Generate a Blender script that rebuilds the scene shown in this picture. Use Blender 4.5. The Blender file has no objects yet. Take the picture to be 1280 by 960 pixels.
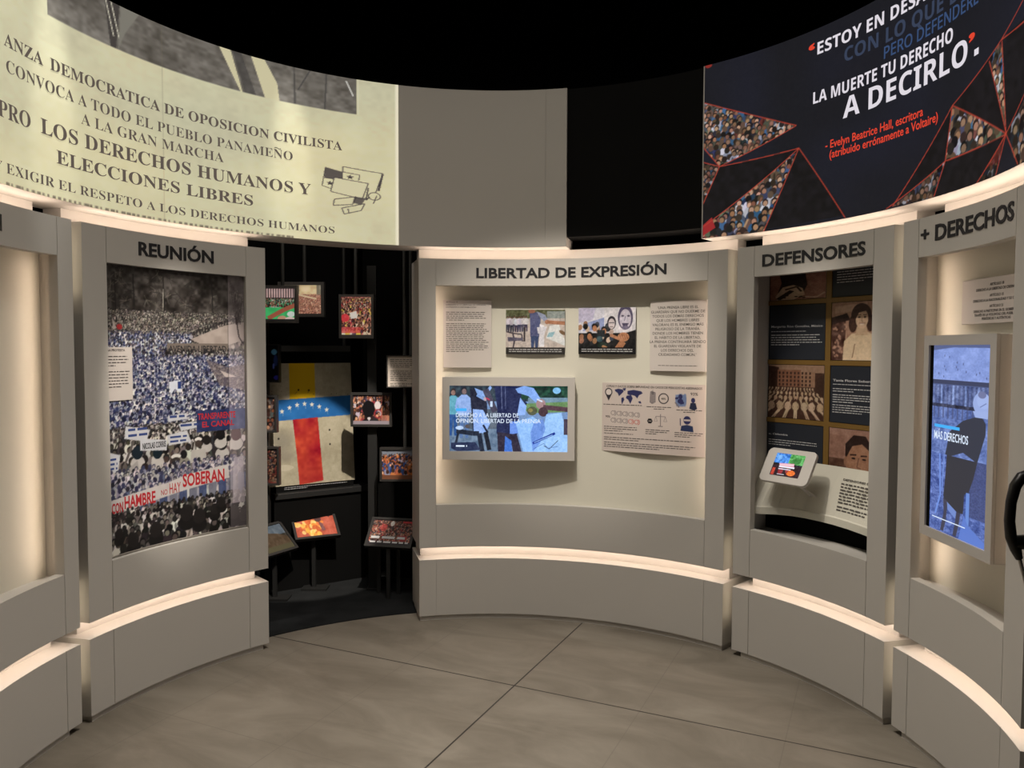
import bpy, math, random
import numpy as np
from mathutils import Matrix, Vector

# ------------------------------------------------------------------ camera, world, lights, exposure
SC = bpy.context.scene
COL = SC.collection
SC.view_settings.view_transform = 'Standard'
SC.view_settings.look = 'None'
SC.view_settings.gamma = 1
SC.view_settings.use_curve_mapping = False
SC.view_settings.exposure = 0.0
H = 1.72                      # camera height
XC, YC, R = -0.1078, 3.0369, 1.87   # axis and face radius of the circular gallery

cam = bpy.data.cameras.new('camera')
cam.sensor_width = 36
cam.lens = 973.6 / 1280 * 36
cam.clip_start = 0.02
camo = bpy.data.objects.new('camera', cam)
COL.objects.link(camo)
_c, _s, _cr, _sr = math.cos(.0446), math.sin(.0446), math.cos(.0032), math.sin(.0032)
_r = Vector((_cr, _sr * _s, _sr * _c)); _d = Vector((_sr, -_cr * _s, -_cr * _c)); _f = Vector((0, _c, -_s))
camo.matrix_world = Matrix(((_r.x, -_d.x, -_f.x, 0), (_r.y, -_d.y, -_f.y, 0), (_r.z, -_d.z, -_f.z, H), (0, 0, 0, 1)))
SC.camera = camo

W = bpy.data.worlds.new('world'); SC.world = W; W.use_nodes = True
W.node_tree.nodes['Background'].inputs[0].default_value = (0, 0, 0, 1)
W.node_tree.nodes['Background'].inputs[1].default_value = 0

WARM = (1.0, .905, .78)
def P3(th, r, z):
    a = math.radians(th)
    return Vector((XC + r * math.sin(a), YC + r * math.cos(a), z))
def spot(name, loc, target, power, angle, blend=.6, size=.04, color=WARM):
    l = bpy.data.lights.new(name, 'SPOT'); l.energy = power; l.spot_size = math.radians(angle); l.spot_blend = blend
    l.shadow_soft_size = size; l.color = color
    o = bpy.data.objects.new(name, l); COL.objects.link(o); o.location = loc
    o.rotation_euler = (Vector(target) - Vector(loc)).to_track_quat('-Z', 'Y').to_euler()
    return o
def area(name, loc, target, power, size, color=WARM):
    l = bpy.data.lights.new(name, 'AREA'); l.energy = power; l.shape = 'DISK'; l.size = size; l.color = color
    o = bpy.data.objects.new(name, l); COL.objects.link(o); o.location = loc
    o.rotation_euler = (Vector(target) - Vector(loc)).to_track_quat('-Z', 'Y').to_euler()
    return o
KEYZ = 3.9
def beam(name, th, z, power, angle, blend, wide=1.0, kz=KEYZ, size=.04, color=WARM, r0=.02):
    o = spot(name, P3(th, r0, kz), P3(th, R, z), power, angle, blend, size, color); o.scale = (wide, 1, 1); return o
beam('track_spot_center', 15, 1.68, 295, 26, .9, 1.7)
beam('track_spot_reunion', -59, 1.50, 380, 18.5, .5)
beam('track_spot_defenders', 60.5, 1.60, 170, 18.5, .6)
beam('track_spot_far_right', 90, 1.50, 21, 31, .8, 1.2)
spot('track_spot_alcove', P3(-27, .03, KEYZ), (-1.45, 5.58, .58), 820, 16.4, .12, .03)
for th in (-80.5, -38.5):      # narrow grazing washes down the lit poster
    spot('poster_wash', P3(th, 1.52, 4.42), P3(th, R, 2.75), 170, 11, 1.0, .02, (1, .97, .9))
fill = area('ceiling_fill', (XC, YC, 4.5), (XC, YC, 0), 30, 1.1, (1, .93, .83)); fill.data.spread = math.radians(76)  # added soft fill from overhead, standing in for unseen ceiling lamps
area('ambient_fill', (XC, YC - .8, 4.4), (XC, YC - .8, 0), 33, 2.6, (1, .92, .81))  # added wide fill for the general level, no fixture of its own
area('alcove_fill', (-1.2, 4.95, 2.86), (-1.3, 5.2, 0), 2.6, .5, (1, .92, .8))  # added weak fill that lifts the dark alcove, no lamp there

# ------------------------------------------------------------------ materials
def s2l(c):
    c = np.asarray(c, float) / 255.0
    return np.where(c <= .04045, c / 12.92, ((c + .055) / 1.055) ** 2.4)
def mat(name, col, rough=.6, spec=.3, metal=0, noise=None, emit=None, bump=0):
    m = bpy.data.materials.new(name); m.use_nodes = True
    nt = m.node_tree; b = nt.nodes['Principled BSDF']
    b.inputs['Base Color'].default_value = (*col, 1); b.inputs['Roughness'].default_value = rough
    b.inputs['Specular IOR Level'].default_value = spec; b.inputs['Metallic'].default_value = metal
    if emit:
        b.inputs['Emission Color'].default_value = (*emit[0], 1); b.inputs['Emission Strength'].default_value = emit[1]
    if noise:
        sc, amt = noise
        tc = nt.nodes.new('ShaderNodeTexCoord'); n = nt.nodes.new('ShaderNodeTexNoise')
        n.inputs['Scale'].default_value = sc; n.inputs['Detail'].default_value = 5
        nt.links.new(tc.outputs['Object'], n.inputs['Vector'])
        mr = nt.nodes.new('ShaderNodeMapRange'); mr.inputs['To Min'].default_value = 1 - amt; mr.inputs['To Max'].default_value = 1 + amt
        nt.links.new(n.outputs['Fac'], mr.inputs['Value'])
        mx = nt.nodes.new('ShaderNodeVectorMath'); mx.operation = 'SCALE'; mx.inputs[0].default_value = col
        nt.links.new(mr.outputs['Result'], mx.inputs['Scale']); nt.links.new(mx.outputs['Vector'], b.inputs['Base Color'])
        if bump:
            bp = nt.nodes.new('ShaderNodeBump'); bp.inputs['Strength'].default_value = bump; bp.inputs['Distance'].default_value = .004
            nt.links.new(n.outputs['Fac'], bp.inputs['Height']); nt.links.new(bp.outputs['Normal'], b.inputs['Normal'])
    return m
def mat_attr(name, emit=0, rough=.5, spec=.3, both=False):
    m = bpy.data.materials.new(name); m.use_nodes = True
    nt = m.node_tree; b = nt.nodes['Principled BSDF']
    a = nt.nodes.new('ShaderNodeAttribute'); a.attribute_name = 'Col'
    if emit:
        b.inputs['Base Color'].default_value = (.01, .01, .01, 1)
        if both: nt.links.new(a.outputs['Color'], b.inputs['Base Color'])
        nt.links.new(a.outputs['Color'], b.inputs['Emission Color']); b.inputs['Emission Strength'].default_value = emit
    else:
        nt.links.new(a.outputs['Color'], b.inputs['Base Color'])
    b.inputs['Roughness'].default_value = rough; b.inputs['Specular IOR Level'].default_value = spec
    return m
M = dict(
    white=mat('painted_board', (.56, .535, .50), .55, .25, noise=(3, .02)),
    cove=mat('cove_white', (.72, .69, .65), .6, .2, noise=(3, .02)),
    niche=mat('niche_white', (.66, .64, .555), .6, .2, noise=(3, .02)),
    black=mat('black_paint', (.006, .006, .006), .8, .05, noise=(2, .3)),
    blackwall=mat('black_curtain_wall', (.010, .010, .011), .9, .1, noise=(2, .3)),
    drum_black=mat('black_panel', (.006, .006, .006), .8, .1, noise=(2, .2)),
    letter=mat('black_letters', (.022, .022, .026), .45, .3, noise=(8, .1)),
    ink=mat('print_ink', (.10, .09, .085), .7, .2, noise=(8, .1)),
    paper=mat('paper_panel', (.60, .55, .52), .5, .3, noise=(4, .02)),
    led=mat('led_strip_light', (.8, .8, .8), .5, .2, emit=((1, .79, .635), 9)),
    ledtop=mat('led_cove_light', (.8, .8, .8), .5, .2, emit=((1, .79, .635), 12.5)),
    gapfill=mat('gap_fill_light', (.8, .8, .8), .5, .2, emit=((1, .84, .6), 3.2)),
    ledside=mat('led_side_light', (.8, .8, .8), .5, .2, emit=((1, .76, .58), 1.5)),
    tvwhite=mat('tv_casing', (.55, .52, .49), .4, .4, noise=(6, .02)),
    gold=mat('brass_lattice', (.22, .125, .03), .45, .5, .25, noise=(10, .1)),
    navy=mat('navy_panel', (.022, .026, .036), .4, .3, noise=(5, .1)),
    txtwhite=mat('white_print', (.55, .55, .57), .6, .2, noise=(9, .05)),
    frame=mat('dark_frame', (.03, .028, .027), .4, .4, noise=(9, .1)),
    greyframe=mat('grey_frame', (.16, .15, .145), .4, .4, noise=(9, .1)),
    tube=mat('grey_tube', (.055, .055, .053), .4, .4, noise=(9, .1)),
    post=mat('dark_post', (.016, .016, .016), .5, .4, noise=(9, .1)),
    carpet=mat('black_carpet', (.020, .021, .022), .95, .02, noise=(6, .6), bump=.4),
    rubber=mat('black_plastic', (.012, .011, .011), .32, .5, noise=(9, .1)),
    steel=mat('silver_rod', (.45, .43, .41), .35, .5, .8, noise=(20, .05)),
    poster_ink=mat('poster_lettering', (.01, .01, .01), .6, .2, emit=(tuple(s2l((92, 82, 74))), 1)),
    e_white=mat('screen_white', (.01, .01, .01), .6, .2, emit=(tuple(s2l((222, 216, 224))), 1)),
    e_blue=mat('screen_blue', (.01, .01, .01), .6, .2, emit=(tuple(s2l((52, 74, 112))), 1)),
    e_dim=mat('screen_dim', (.01, .01, .01), .6, .2, emit=(tuple(s2l((52, 62, 84))), 1)),
    e_red=mat('screen_red', (.01, .01, .01), .6, .2, emit=(tuple(s2l((222, 66, 44))), 1)),
    e_tv=mat('tv_caption', (.01, .01, .01), .6, .2, emit=(tuple(s2l((222, 236, 255))), 1)),
    e_cyan=mat('tv_caption_bar', (.01, .01, .01), .6, .2, emit=(tuple(s2l((70, 178, 250))), 1)),
    redink=mat('red_lettering', (.50, .03, .04), .6, .2, noise=(8, .15)),
    blueink=mat('blue_lettering', (.05, .08, .25), .6, .2, noise=(8, .15)),
    print=mat_attr('photo_print', 0, .42, .3),
    glowprint=mat_attr('glowing_print', .55, .4, .3, True),  # own glow added to brighten these prints, no lamp behind them
    concrete=mat_attr('painted_concrete', 0, .8, .2),
    drumposter=mat_attr('lit_poster', .68, .6, .1, True),
    drumscreen=mat_attr('lit_screen', 1.0, .6, .2),
    tv=mat_attr('tv_picture', 1.0, .3, .3),
)

# ------------------------------------------------------------------ object helpers
BASE = {}
FACEOF = {}          # the part that carries a thing's print or lettering
def thing(name, label, cat, base, group=None):
    o = bpy.data.objects.new(name, None); COL.objects.link(o); o.location = base; BASE[o.name] = Vector(base)
    o['label'] = label; o['category'] = cat; o['kind'] = 'thing'
    if group: o['group'] = group
    return o
def put(name, verts, faces, m, parent=None, smooth=False, base=None, label=None):
    """one mesh object from world-space vertices"""
    b = BASE[parent.name] if parent else Vector(base or (0, 0, 0))
    me = bpy.data.meshes.new(name)
    v = np.asarray(verts, float) - np.array(b)
    me.from_pydata(v.tolist(), [], faces if isinstance(faces, list) else faces.tolist())
    me.materials.append(m)
    if smooth:
        for p in me.polygons: p.use_smooth = True
        me.set_sharp_from_angle(angle=math.radians(32))
    me.update()
    o = bpy.data.objects.new(name, me); COL.objects.link(o)
    if parent: o.parent = parent
    else: o.location = b
    BASE[o.name] = b
    if label: o['label'] = label
    return o
def structure(o): o['kind'] = 'structure'; return o
def bevel(o, w=.003, seg=2):
    md = o.modifiers.new('bevel', 'BEVEL'); md.width = w; md.segments = seg; md.limit_method = 'ANGLE'; md.angle_limit = math.radians(50)
    return o
class MB:
    def __init__(s): s.v = []; s.f = []
    def add(s, v, f):
        n = len(s.v); s.v += [tuple(p) for p in v]; s.f += [[i + n for i in q] for q in f]; return s
    def hexa(s, p): # 8 points: bottom 4 then top 4
        return s.add(p, [[3, 2, 1, 0], [4, 5, 6, 7], [0, 1, 5, 4], [1, 2, 6, 5], [2, 3, 7, 6], [3, 0, 4, 7]])
    def box(s, x0, x1, y0, y1, z0, z1):
        return s.hexa([(x0, y0, z0), (x1, y0, z0), (x1, y1, z0), (x0, y1, z0), (x0, y0, z1), (x1, y0, z1), (x1, y1, z1), (x0, y1, z1)])
    def obox(s, o, ax, ay, az, x0, x1, y0, y1, z0, z1):
        o = Vector(o); ax = Vector(ax); ay = Vector(ay); az = Vector(az)
        return s.hexa([o + ax * a + ay * b + az * c for a, b, c in
                       [(x0, y0, z0), (x1, y0, z0), (x1, y1, z0), (x0, y1, z0), (x0, y0, z1), (x1, y0, z1), (x1, y1, z1), (x0, y1, z1)]])
    def tube(s, pts, rad, n=12):
        pts = [Vector(p) for p in pts]; rads = rad if isinstance(rad, (list, tuple)) else [rad] * len(pts)
        rings = []; prev = None
        for i, p in enumerate(pts):
            t = (pts[min(i + 1, len(pts) - 1)] - pts[max(i - 1, 0)]).normalized()
            if prev is None:
                a = t.cross(Vector((0, 0, 1)) if abs(t.z) < .9 else Vector((0, 1, 0))).normalized()
            else:
                a = (prev - t * prev.dot(t)).normalized()
            prev = a; b = t.cross(a)
            rings.append([p + (a * math.cos(q) + b * math.sin(q)) * rads[i] for q in [2 * math.pi * k / n for k in range(n)]])
        v = [q for r in rings for q in r]; f = []
        for i in range(len(pts) - 1):
            for k in range(n):
                f.append([i * n + k, i * n + (k + 1) % n, (i + 1) * n + (k + 1) % n, (i + 1) * n + k])
        f.append(list(range(n))[::-1]); f.append([(len(pts) - 1) * n + k for k in range(n)])
        return s.add(v, f)
    def put(s, name, m, parent=None, **k): return put(name, s.v, s.f, m, parent, **k)

def vox(cuts_t, cuts_z, cuts_r, solid, step=1.0):
    """solid of revolution pieces: keep cells of a (theta,z,r) grid, return the closed skin"""
    ts = sorted(set(np.round(cuts_t, 4)))
    full = []
    for a, b in zip(ts[:-1], ts[1:]):
        n = max(1, int(math.ceil((b - a) / step)))
        full += [a + (b - a) * k / n for k in range(n)]
    full.append(ts[-1]); ts = np.array(full); zs = np.array(sorted(set(cuts_z))); rs = np.array(sorted(set(cuts_r)))
    nt, nz, nr = len(ts) - 1, len(zs) - 1, len(rs) - 1
    S = np.zeros((nt + 2, nz + 2, nr + 2), bool)
    for i in range(nt):
        for j in range(nz):
            for k in range(nr):
                S[i + 1, j + 1, k + 1] = bool(solid((ts[i] + ts[i + 1]) / 2, (zs[j] + zs[j + 1]) / 2, (rs[k] + rs[k + 1]) / 2))
    idx = {}; V = []; F = []
    def vid(i, j, k):
        q = (i, j, k)
        if q not in idx:
            idx[q] = len(V); V.append(tuple(P3(ts[i], rs[k], zs[j])))
        return idx[q]
    for i in range(nt):
        for j in range(nz):
            for k in range(nr):
                if not S[i + 1, j + 1, k + 1]: continue
                if not S[i, j + 1, k + 1]: F.append([vid(i, j, k), vid(i, j + 1, k), vid(i, j + 1, k + 1), vid(i, j, k + 1)])
                if not S[i + 2, j + 1, k + 1]: F.append([vid(i + 1, j, k), vid(i + 1, j, k + 1), vid(i + 1, j + 1, k + 1), vid(i + 1, j + 1, k)])
                if not S[i + 1, j, k + 1]: F.append([vid(i, j, k), vid(i, j, k + 1), vid(i + 1, j, k + 1), vid(i + 1, j, k)])
                if not S[i + 1, j + 2, k + 1]: F.append([vid(i, j + 1, k), vid(i + 1, j + 1, k), vid(i + 1, j + 1, k + 1), vid(i, j + 1, k + 1)])
                if not S[i + 1, j + 1, k]: F.append([vid(i, j, k), vid(i + 1, j, k), vid(i + 1, j + 1, k), vid(i, j + 1, k)])
                if not S[i + 1, j + 1, k + 2]: F.append([vid(i, j, k + 1), vid(i, j + 1, k + 1), vid(i + 1, j + 1, k + 1), vid(i + 1, j, k + 1)])
    return V, F
def arcbox(t0, t1, r0, r1, z0, z1): return vox([t0, t1], [z0, z1], [r0, r1], lambda t, z, r: True)

# surfaces to print on: (u, z, w) -> world; w = lift towards the viewer
class Cyl:
    def __init__(s, r): s.r = r; s.m = r * math.pi / 180
    def map(s, u, z, w):
        a = np.radians(u)
        return np.stack([XC + (s.r - w) * np.sin(a), YC + (s.r - w) * np.cos(a), z + 0 * a], -1)
class Plane:
    m = 1.0
    def __init__(s, o, right, up, zero=0.0):
        s.o = np.array(o, float); s.rt = np.array(right, float); s.up = np.array(up, float); s.n = np.cross(s.rt, s.up); s.zero = zero
    def map(s, u, z, w):
        u, z, w = np.broadcast_arrays(np.asarray(u, float), np.asarray(z, float), np.asarray(w, float))
        return s.o + u[..., None] * s.rt + (z[..., None] - s.zero) * s.up + w[..., None] * s.n
    def box(s, mb, u0, u1, z0, z1, w0, w1):
        p = lambda a, b, c: tuple(s.map(a, b, c))
        return mb.hexa([p(u0, z0, w1), p(u1, z0, w1), p(u1, z0, w0), p(u0, z0, w0), p(u0, z1, w1), p(u1, z1, w1), p(u1, z1, w0), p(u0, z1, w0)])
def Flat(th, r):
    a = math.radians(th)
    return Plane((XC + r * math.sin(a), YC + r * math.cos(a), 0), (math.cos(a), -math.sin(a), 0), (0, 0, 1))

# ------------------------------------------------------------------ a small painter for photographs
class Cv:
    def __init__(s, w, h, bg=(0, 0, 0), ss=2):
        s.w, s.h, s.ss = w, h, ss
        s.a = np.empty((h * ss, w * ss, 3)); s.a[:] = bg; s.clip = None
    def _box(s, x0, y0, x1, y1):
        k = s.ss
        X0 = max(0, int(math.floor(x0 * k))); Y0 = max(0, int(math.floor(y0 * k))); X1 = min(s.w * k, int(math.ceil(x1 * k)) + 1); Y1 = min(s.h * k, int(math.ceil(y1 * k)) + 1)
        if X0 >= X1 or Y0 >= Y1: return None
        y, x = np.mgrid[Y0:Y1, X0:X1]
        return (slice(Y0, Y1), slice(X0, X1)), (x + .5) / k, (y + .5) / k
    def _mix(s, sl, m, col, a):
        if s.clip is not None: m = m & s.clip[sl]
        t = s.a[sl]; t[m] = t[m] * (1 - a) + np.asarray(col, float) * a
    def ell(s, cx, cy, rx, ry, col, a=1, rot=0):
        q = max(rx, ry); b = s._box(cx - q, cy - q, cx + q, cy + q)
        if b is None: return
        sl, x, y = b; dx, dy = x - cx, y - cy
        if rot:
            c, n = math.cos(rot), math.sin(rot); dx, dy = dx * c + dy * n, -dx * n + dy * c
        s._mix(sl, (dx / rx) ** 2 + (dy / ry) ** 2 <= 1, col, a)
    def inside(s, pts, x, y):
        m = np.zeros(x.shape, bool); n = len(pts)
        for i in range(n):
            (x0, y0), (x1, y1) = pts[i], pts[(i + 1) % n]
            if y0 == y1: continue
            c = ((y0 > y) != (y1 > y)) & (x < (x1 - x0) * (y - y0) / (y1 - y0) + x0)
            m ^= c
        return m
    def poly(s, pts, col, a=1):
        xs = [p[0] for p in pts]; ys = [p[1] for p in pts]; b = s._box(min(xs), min(ys), max(xs), max(ys))
        if b is None: return
        sl, x, y = b; s._mix(sl, s.inside(pts, x, y), col, a)
    def rect(s, x0, y0, x1, y1, col, a=1): s.poly([(x0, y0), (x1, y0), (x1, y1), (x0, y1)], col, a)
    def line(s, pts, wd, col, a=1):
        for (x0, y0), (x1, y1) in zip(pts[:-1], pts[1:]):
            L = math.hypot(x1 - x0, y1 - y0) or 1; nx, ny = -(y1 - y0) / L * wd / 2, (x1 - x0) / L * wd / 2
            s.poly([(x0 + nx, y0 + ny), (x1 + nx, y1 + ny), (x1 - nx, y1 - ny), (x0 - nx, y0 - ny)], col, a)
    def ring(s, cx, cy, r, wd, col):
        s.line([(cx + r * math.cos(t), cy + r * math.sin(t)) for t in np.linspace(0, 2 * math.pi, 25)], wd, col)
    def setclip(s, pts=None):
        if pts is None: s.clip = None; return
        y, x = np.mgrid[0:s.h * s.ss, 0:s.w * s.ss]; s.clip = s.inside(pts, (x + .5) / s.ss, (y + .5) / s.ss)
    def noise(s, amp, cell, seed=0, tint=(1, 1, 1), box=None):
        g = np.random.RandomState(seed); Hh, Ww = s.a.shape[:2]; c = cell * s.ss
        n = g.rand(int(Hh / c) + 3, int(Ww / c) + 3) - .5
        yy = np.arange(Hh) / c; xx = np.arange(Ww) / c; yi = yy.astype(int); xi = xx.astype(int); fy = (yy - yi)[:, None]; fx = (xx - xi)[None]
        fy = fy * fy * (3 - 2 * fy); fx = fx * fx * (3 - 2 * fx)
        v = (n[yi][:, xi] * (1 - fy) * (1 - fx) + n[yi + 1][:, xi] * fy * (1 - fx) + n[yi][:, xi + 1] * (1 - fy) * fx + n[yi + 1][:, xi + 1] * fy * fx)
        d = v[..., None] * 2 * amp * np.asarray(tint, float)
        if s.clip is not None: d = d * s.clip[..., None]
        if box:
            x0, y0, x1, y1 = [int(q * s.ss) for q in box]; k = np.zeros((Hh, Ww, 1)); k[y0:y1, x0:x1] = 1; d = d * k
        s.a += d
    def grain(s, amp=9):
        s.clip = None; q = random.Random(int(s.a[0, 0, 0] * 7) + s.w).randint(0, 9999); s.noise(amp, 1.6, q); s.noise(amp, 4.5, q + 1, (1, .9, .8)); s.noise(amp * .6, 12, q + 2, (.8, .9, 1)); return s
    def out(s):
        k = s.ss
        return np.clip(s.a.reshape(s.h, k, s.w, k, 3).mean((1, 3)), 0, 255)
def jit(g, c, q): return np.clip(np.asarray(c, float) + g.uniform(-q, q) + g.uniform(-q / 3, q / 3, 3), 0, 255)
def crowd(c, x0, x1, y0, y1, s0, s1, shirts, skins, hairs, seed=0, gap=.75, arms=.1, q=16):
    g = np.random.RandomState(seed); y = y0
    while y < y1:
        t = (y - y0) / max(1e-6, y1 - y0); sz = s0 + (s1 - s0) * t; x = x0 + g.rand() * sz
        while x < x1:
            px, pyy = x + g.uniform(-.3, .3) * sz, y + g.uniform(-.3, .3) * sz
            sh = jit(g, shirts[g.randint(len(shirts))], q); sk = jit(g, skins[g.randint(len(skins))], q); hr = jit(g, hairs[g.randint(len(hairs))], q / 2)
            c.ell(px, pyy + sz * .95, sz * .62, sz * .75, sh)
            if g.rand() < .5: c.ell(px + g.uniform(-.4, .4) * sz, pyy + sz * 1.0, sz * .16, sz * .5, sh * .6)
            if g.rand() < arms: c.line([(px + sz * .4, pyy + sz * .6), (px + sz * g.uniform(.3, .9), pyy - sz * .5)], sz * .22, sk)
            c.ell(px, pyy, sz * .34, sz * .42, hr)
            if g.rand() < .62: c.ell(px + g.uniform(-.06, .06) * sz, pyy + sz * .1, sz * .25, sz * .3, sk)
            x += sz * g.uniform(.75, 1.3) * gap * 1.35
        y += sz * gap
def person(c, x, y, s, shirt, trouser, skin, hair, lean=0):
    """standing figure, head top at (x,y), height s"""
    c.poly([(x - .09 * s, y + .5 * s), (x + .09 * s, y + .5 * s), (x + .08 * s + lean, y + s), (x + .02 * s + lean, y + s), (x, y + .62 * s), (x - .03 * s + lean, y + s), (x - .09 * s + lean, y + s)], trouser)
    c.poly([(x - .05 * s, y + .15 * s), (x + .05 * s, y + .15 * s), (x + .13 * s, y + .22 * s), (x + .1 * s, y + .55 * s), (x - .1 * s, y + .55 * s), (x - .13 * s, y + .22 * s)], shirt)
    c.line([(x - .12 * s, y + .22 * s), (x - .16 * s, y + .4 * s), (x - .1 * s, y + .52 * s)], .05 * s, shirt)
    c.line([(x + .12 * s, y + .22 * s), (x + .17 * s, y + .38 * s), (x + .12 * s, y + .5 * s)], .05 * s, shirt)
    c.ell(x, y + .07 * s, .055 * s, .075 * s, hair); c.ell(x, y + .09 * s, .045 * s, .055 * s, skin)
def sheet(name, parent, S, u0, u1, z0, z1, img, m, w=.0015, base=None, sub=1):
    if sub > 1: img = img
    h, wd = img.shape[:2]
    u, z = np.meshgrid(np.linspace(u0, u1, wd), np.linspace(z1, z0, h))
    V = S.map(u, z, np.full(u.shape, w)).reshape(-1, 3)
    i = np.arange(h * wd).reshape(h, wd)
    F = np.stack([i[1:, :-1], i[1:, 1:], i[:-1, 1:], i[:-1, :-1]], -1).reshape(-1, 4)
    b = BASE[parent.name] if parent else Vector(base or (0, 0, 0))
    me = bpy.data.meshes.new(name); V = (V - np.array(b)).astype(np.float32)
    me.vertices.add(len(V)); me.vertices.foreach_set('co', V.ravel())
    me.loops.add(F.size); me.loops.foreach_set('vertex_index', F.ravel().astype(np.int32))
    me.polygons.add(len(F)); me.polygons.foreach_set('loop_start', np.arange(0, F.size, 4, dtype=np.int32))
    me.update(calc_edges=True); me.polygons.foreach_set('use_smooth', np.ones(len(F), bool))
    at = me.color_attributes.new('Col', 'FLOAT_COLOR', 'POINT')
    rgba = np.ones((h * wd, 4), np.float32); rgba[:, :3] = s2l(img.reshape(-1, 3)); at.data.foreach_set('color', rgba.ravel())
    me.materials.append(m); me.validate(); me.update()
    o = bpy.data.objects.new(name, me); COL.objects.link(o)
    if parent: o.parent = parent
    else: o.location = b
    BASE[o.name] = b
    return o

# ------------------------------------------------------------------ lettering
_fc = bpy.data.curves.new('lettering_source', 'FONT'); _fo = bpy.data.objects.new('lettering_source', _fc); COL.objects.link(_fo)
FONTS = {'h': (0, .027), 'b': (0, .021), 'r': (0, 0), 'm': (0, .010), 's': (0x1D400, 0), 't': (0x1D400, -.0075), 'n': (0x1D5D4, 0), 'l': (0x1D5A0, .012)}
_cap = {}
def glyphs(txt, font, res=3):
    if font == 'S':                                         # a plain square full stop
        return np.array([(x, y, z) for z in (-.5, .5) for x, y in ((0, 0), (.7, 0), (.7, .7), (0, .7))]), [[4, 5, 6, 7], [0, 1, 5, 4], [1, 2, 6, 5], [2, 3, 7, 6], [3, 0, 4, 7]]
    off, bold = FONTS[font]
    if off and 'Ñ' in txt:                                  # serif capitals carry no tilde of their own
        i = txt.index('Ñ'); v, f = glyphs(txt.replace('Ñ', 'N'), font, res); x1 = glyphs(txt[:i] + 'N', font, res)[0][:, 0].max(); c1 = cap(font)[1]
        p = [(x1 - .62 + .5 * k / 8, c1 + .10 + .035 * math.sin(k / 8 * 6.283)) for k in range(9)]
        q = [(x, y - .03, .5) for x, y in p] + [(x, y + .03, .5) for x, y in p]; n = len(v)
        return np.concatenate([v, np.array(q)]), f + [[n + k, n + k + 1, n + k + 10, n + k + 9] for k in range(8)]
    if off: txt = ''.join(chr(off + ord(ch) - 65) if 'A' <= ch <= 'Z' else ch for ch in txt)
    _fc.body = txt; _fc.size = 1; _fc.offset = bold; _fc.resolution_u = res; _fc.extrude = .5
    bpy.context.view_layer.update()
    dg = bpy.context.evaluated_depsgraph_get()
    me = bpy.data.meshes.new_from_object(_fo.evaluated_get(dg))
    v = np.empty(len(me.vertices) * 3); me.vertices.foreach_get('co', v); f = [list(p.vertices) for p in me.polygons]
    bpy.data.meshes.remove(me)
    return v.reshape(-1, 3), f
def cap(font):
    if font == 'S': return 0, .7
    if font not in _cap:
        v, f = glyphs('H', font); _cap[font] = (v[:, 1].min(), v[:, 1].max())
    return _cap[font]
def lettering(name, parent, S, items, m, depth=.0006, w=.0015, res=3, label=None, split=False):
    """items: (text, font, u0, u1, z_base, z_cap [, align]); u1 None keeps natural width"""
    if split:
        for it in items: lettering(name, parent, S, [it], m, depth, w, res, label)
        return
    V = []; F = []; n = 0
    for it in items:
        txt, font, u0, u1, zb, zc = it[:6]; al = it[6] if len(it) > 6 else 'l'
        v, f = glyphs(txt, font, res)
        if not len(v): continue
        c0, c1 = cap(font); x0, x1 = v[:, 0].min(), v[:, 0].max(); k = (zc - zb) / (c1 - c0)
        if u1 is None:
            wid = (x1 - x0) * k / S.m
            if al == 'c': a = u0 - wid / 2
            elif al == 'r': a = u0 - wid
            else: a = u0
            b = a + wid
        else: a, b = u0, u1
        u = a + (v[:, 0] - x0) / (x1 - x0) * (b - a); z = zb + (v[:, 1] - c0) * k
        V.append(S.map(u, z, w + (v[:, 2] + .5) * depth)); F += [[i + n for i in q] for q in f]; n += len(v)
    return put(name, np.concatenate(V), F, m, parent, label=label)
def greek(items_, S, w=.0016):
    """tiny illegible print: rows of word-length dashes. items: (u0,u1,z_top,rows,pitch,height,seed,align)"""
    V = []; F = []
    for u0, u1, zt, rows, pitch, hgt, seed, al in items_:
        g = random.Random(seed); um = 1 / S.m
        if hgt < .007: hgt *= .72
        for r in range(rows):
            z1 = zt - r * pitch; last = (r == rows - 1); L = (u1 - u0) * ((g.uniform(.35, .6) if last else g.uniform(.86, 1)) if al != 'j' else 1)
            x = u0 if al != 'c' else (u0 + u1) / 2 - L / 2; e = x + L
            while x < e - 1e-6:
                wl = min(g.uniform(.010, .034) * hgt / .0045 * um, e - x)
                q = len(V); a = [(x, z1 - hgt), (x + wl, z1 - hgt), (x + wl, z1), (x, z1)]
                V += [tuple(S.map(np.float64(p[0]), np.float64(p[1]), np.float64(w))) for p in a]; F.append([q, q + 1, q + 2, q + 3])
                x += wl + .0045 * hgt / .0045 * um
    return V, F

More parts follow.
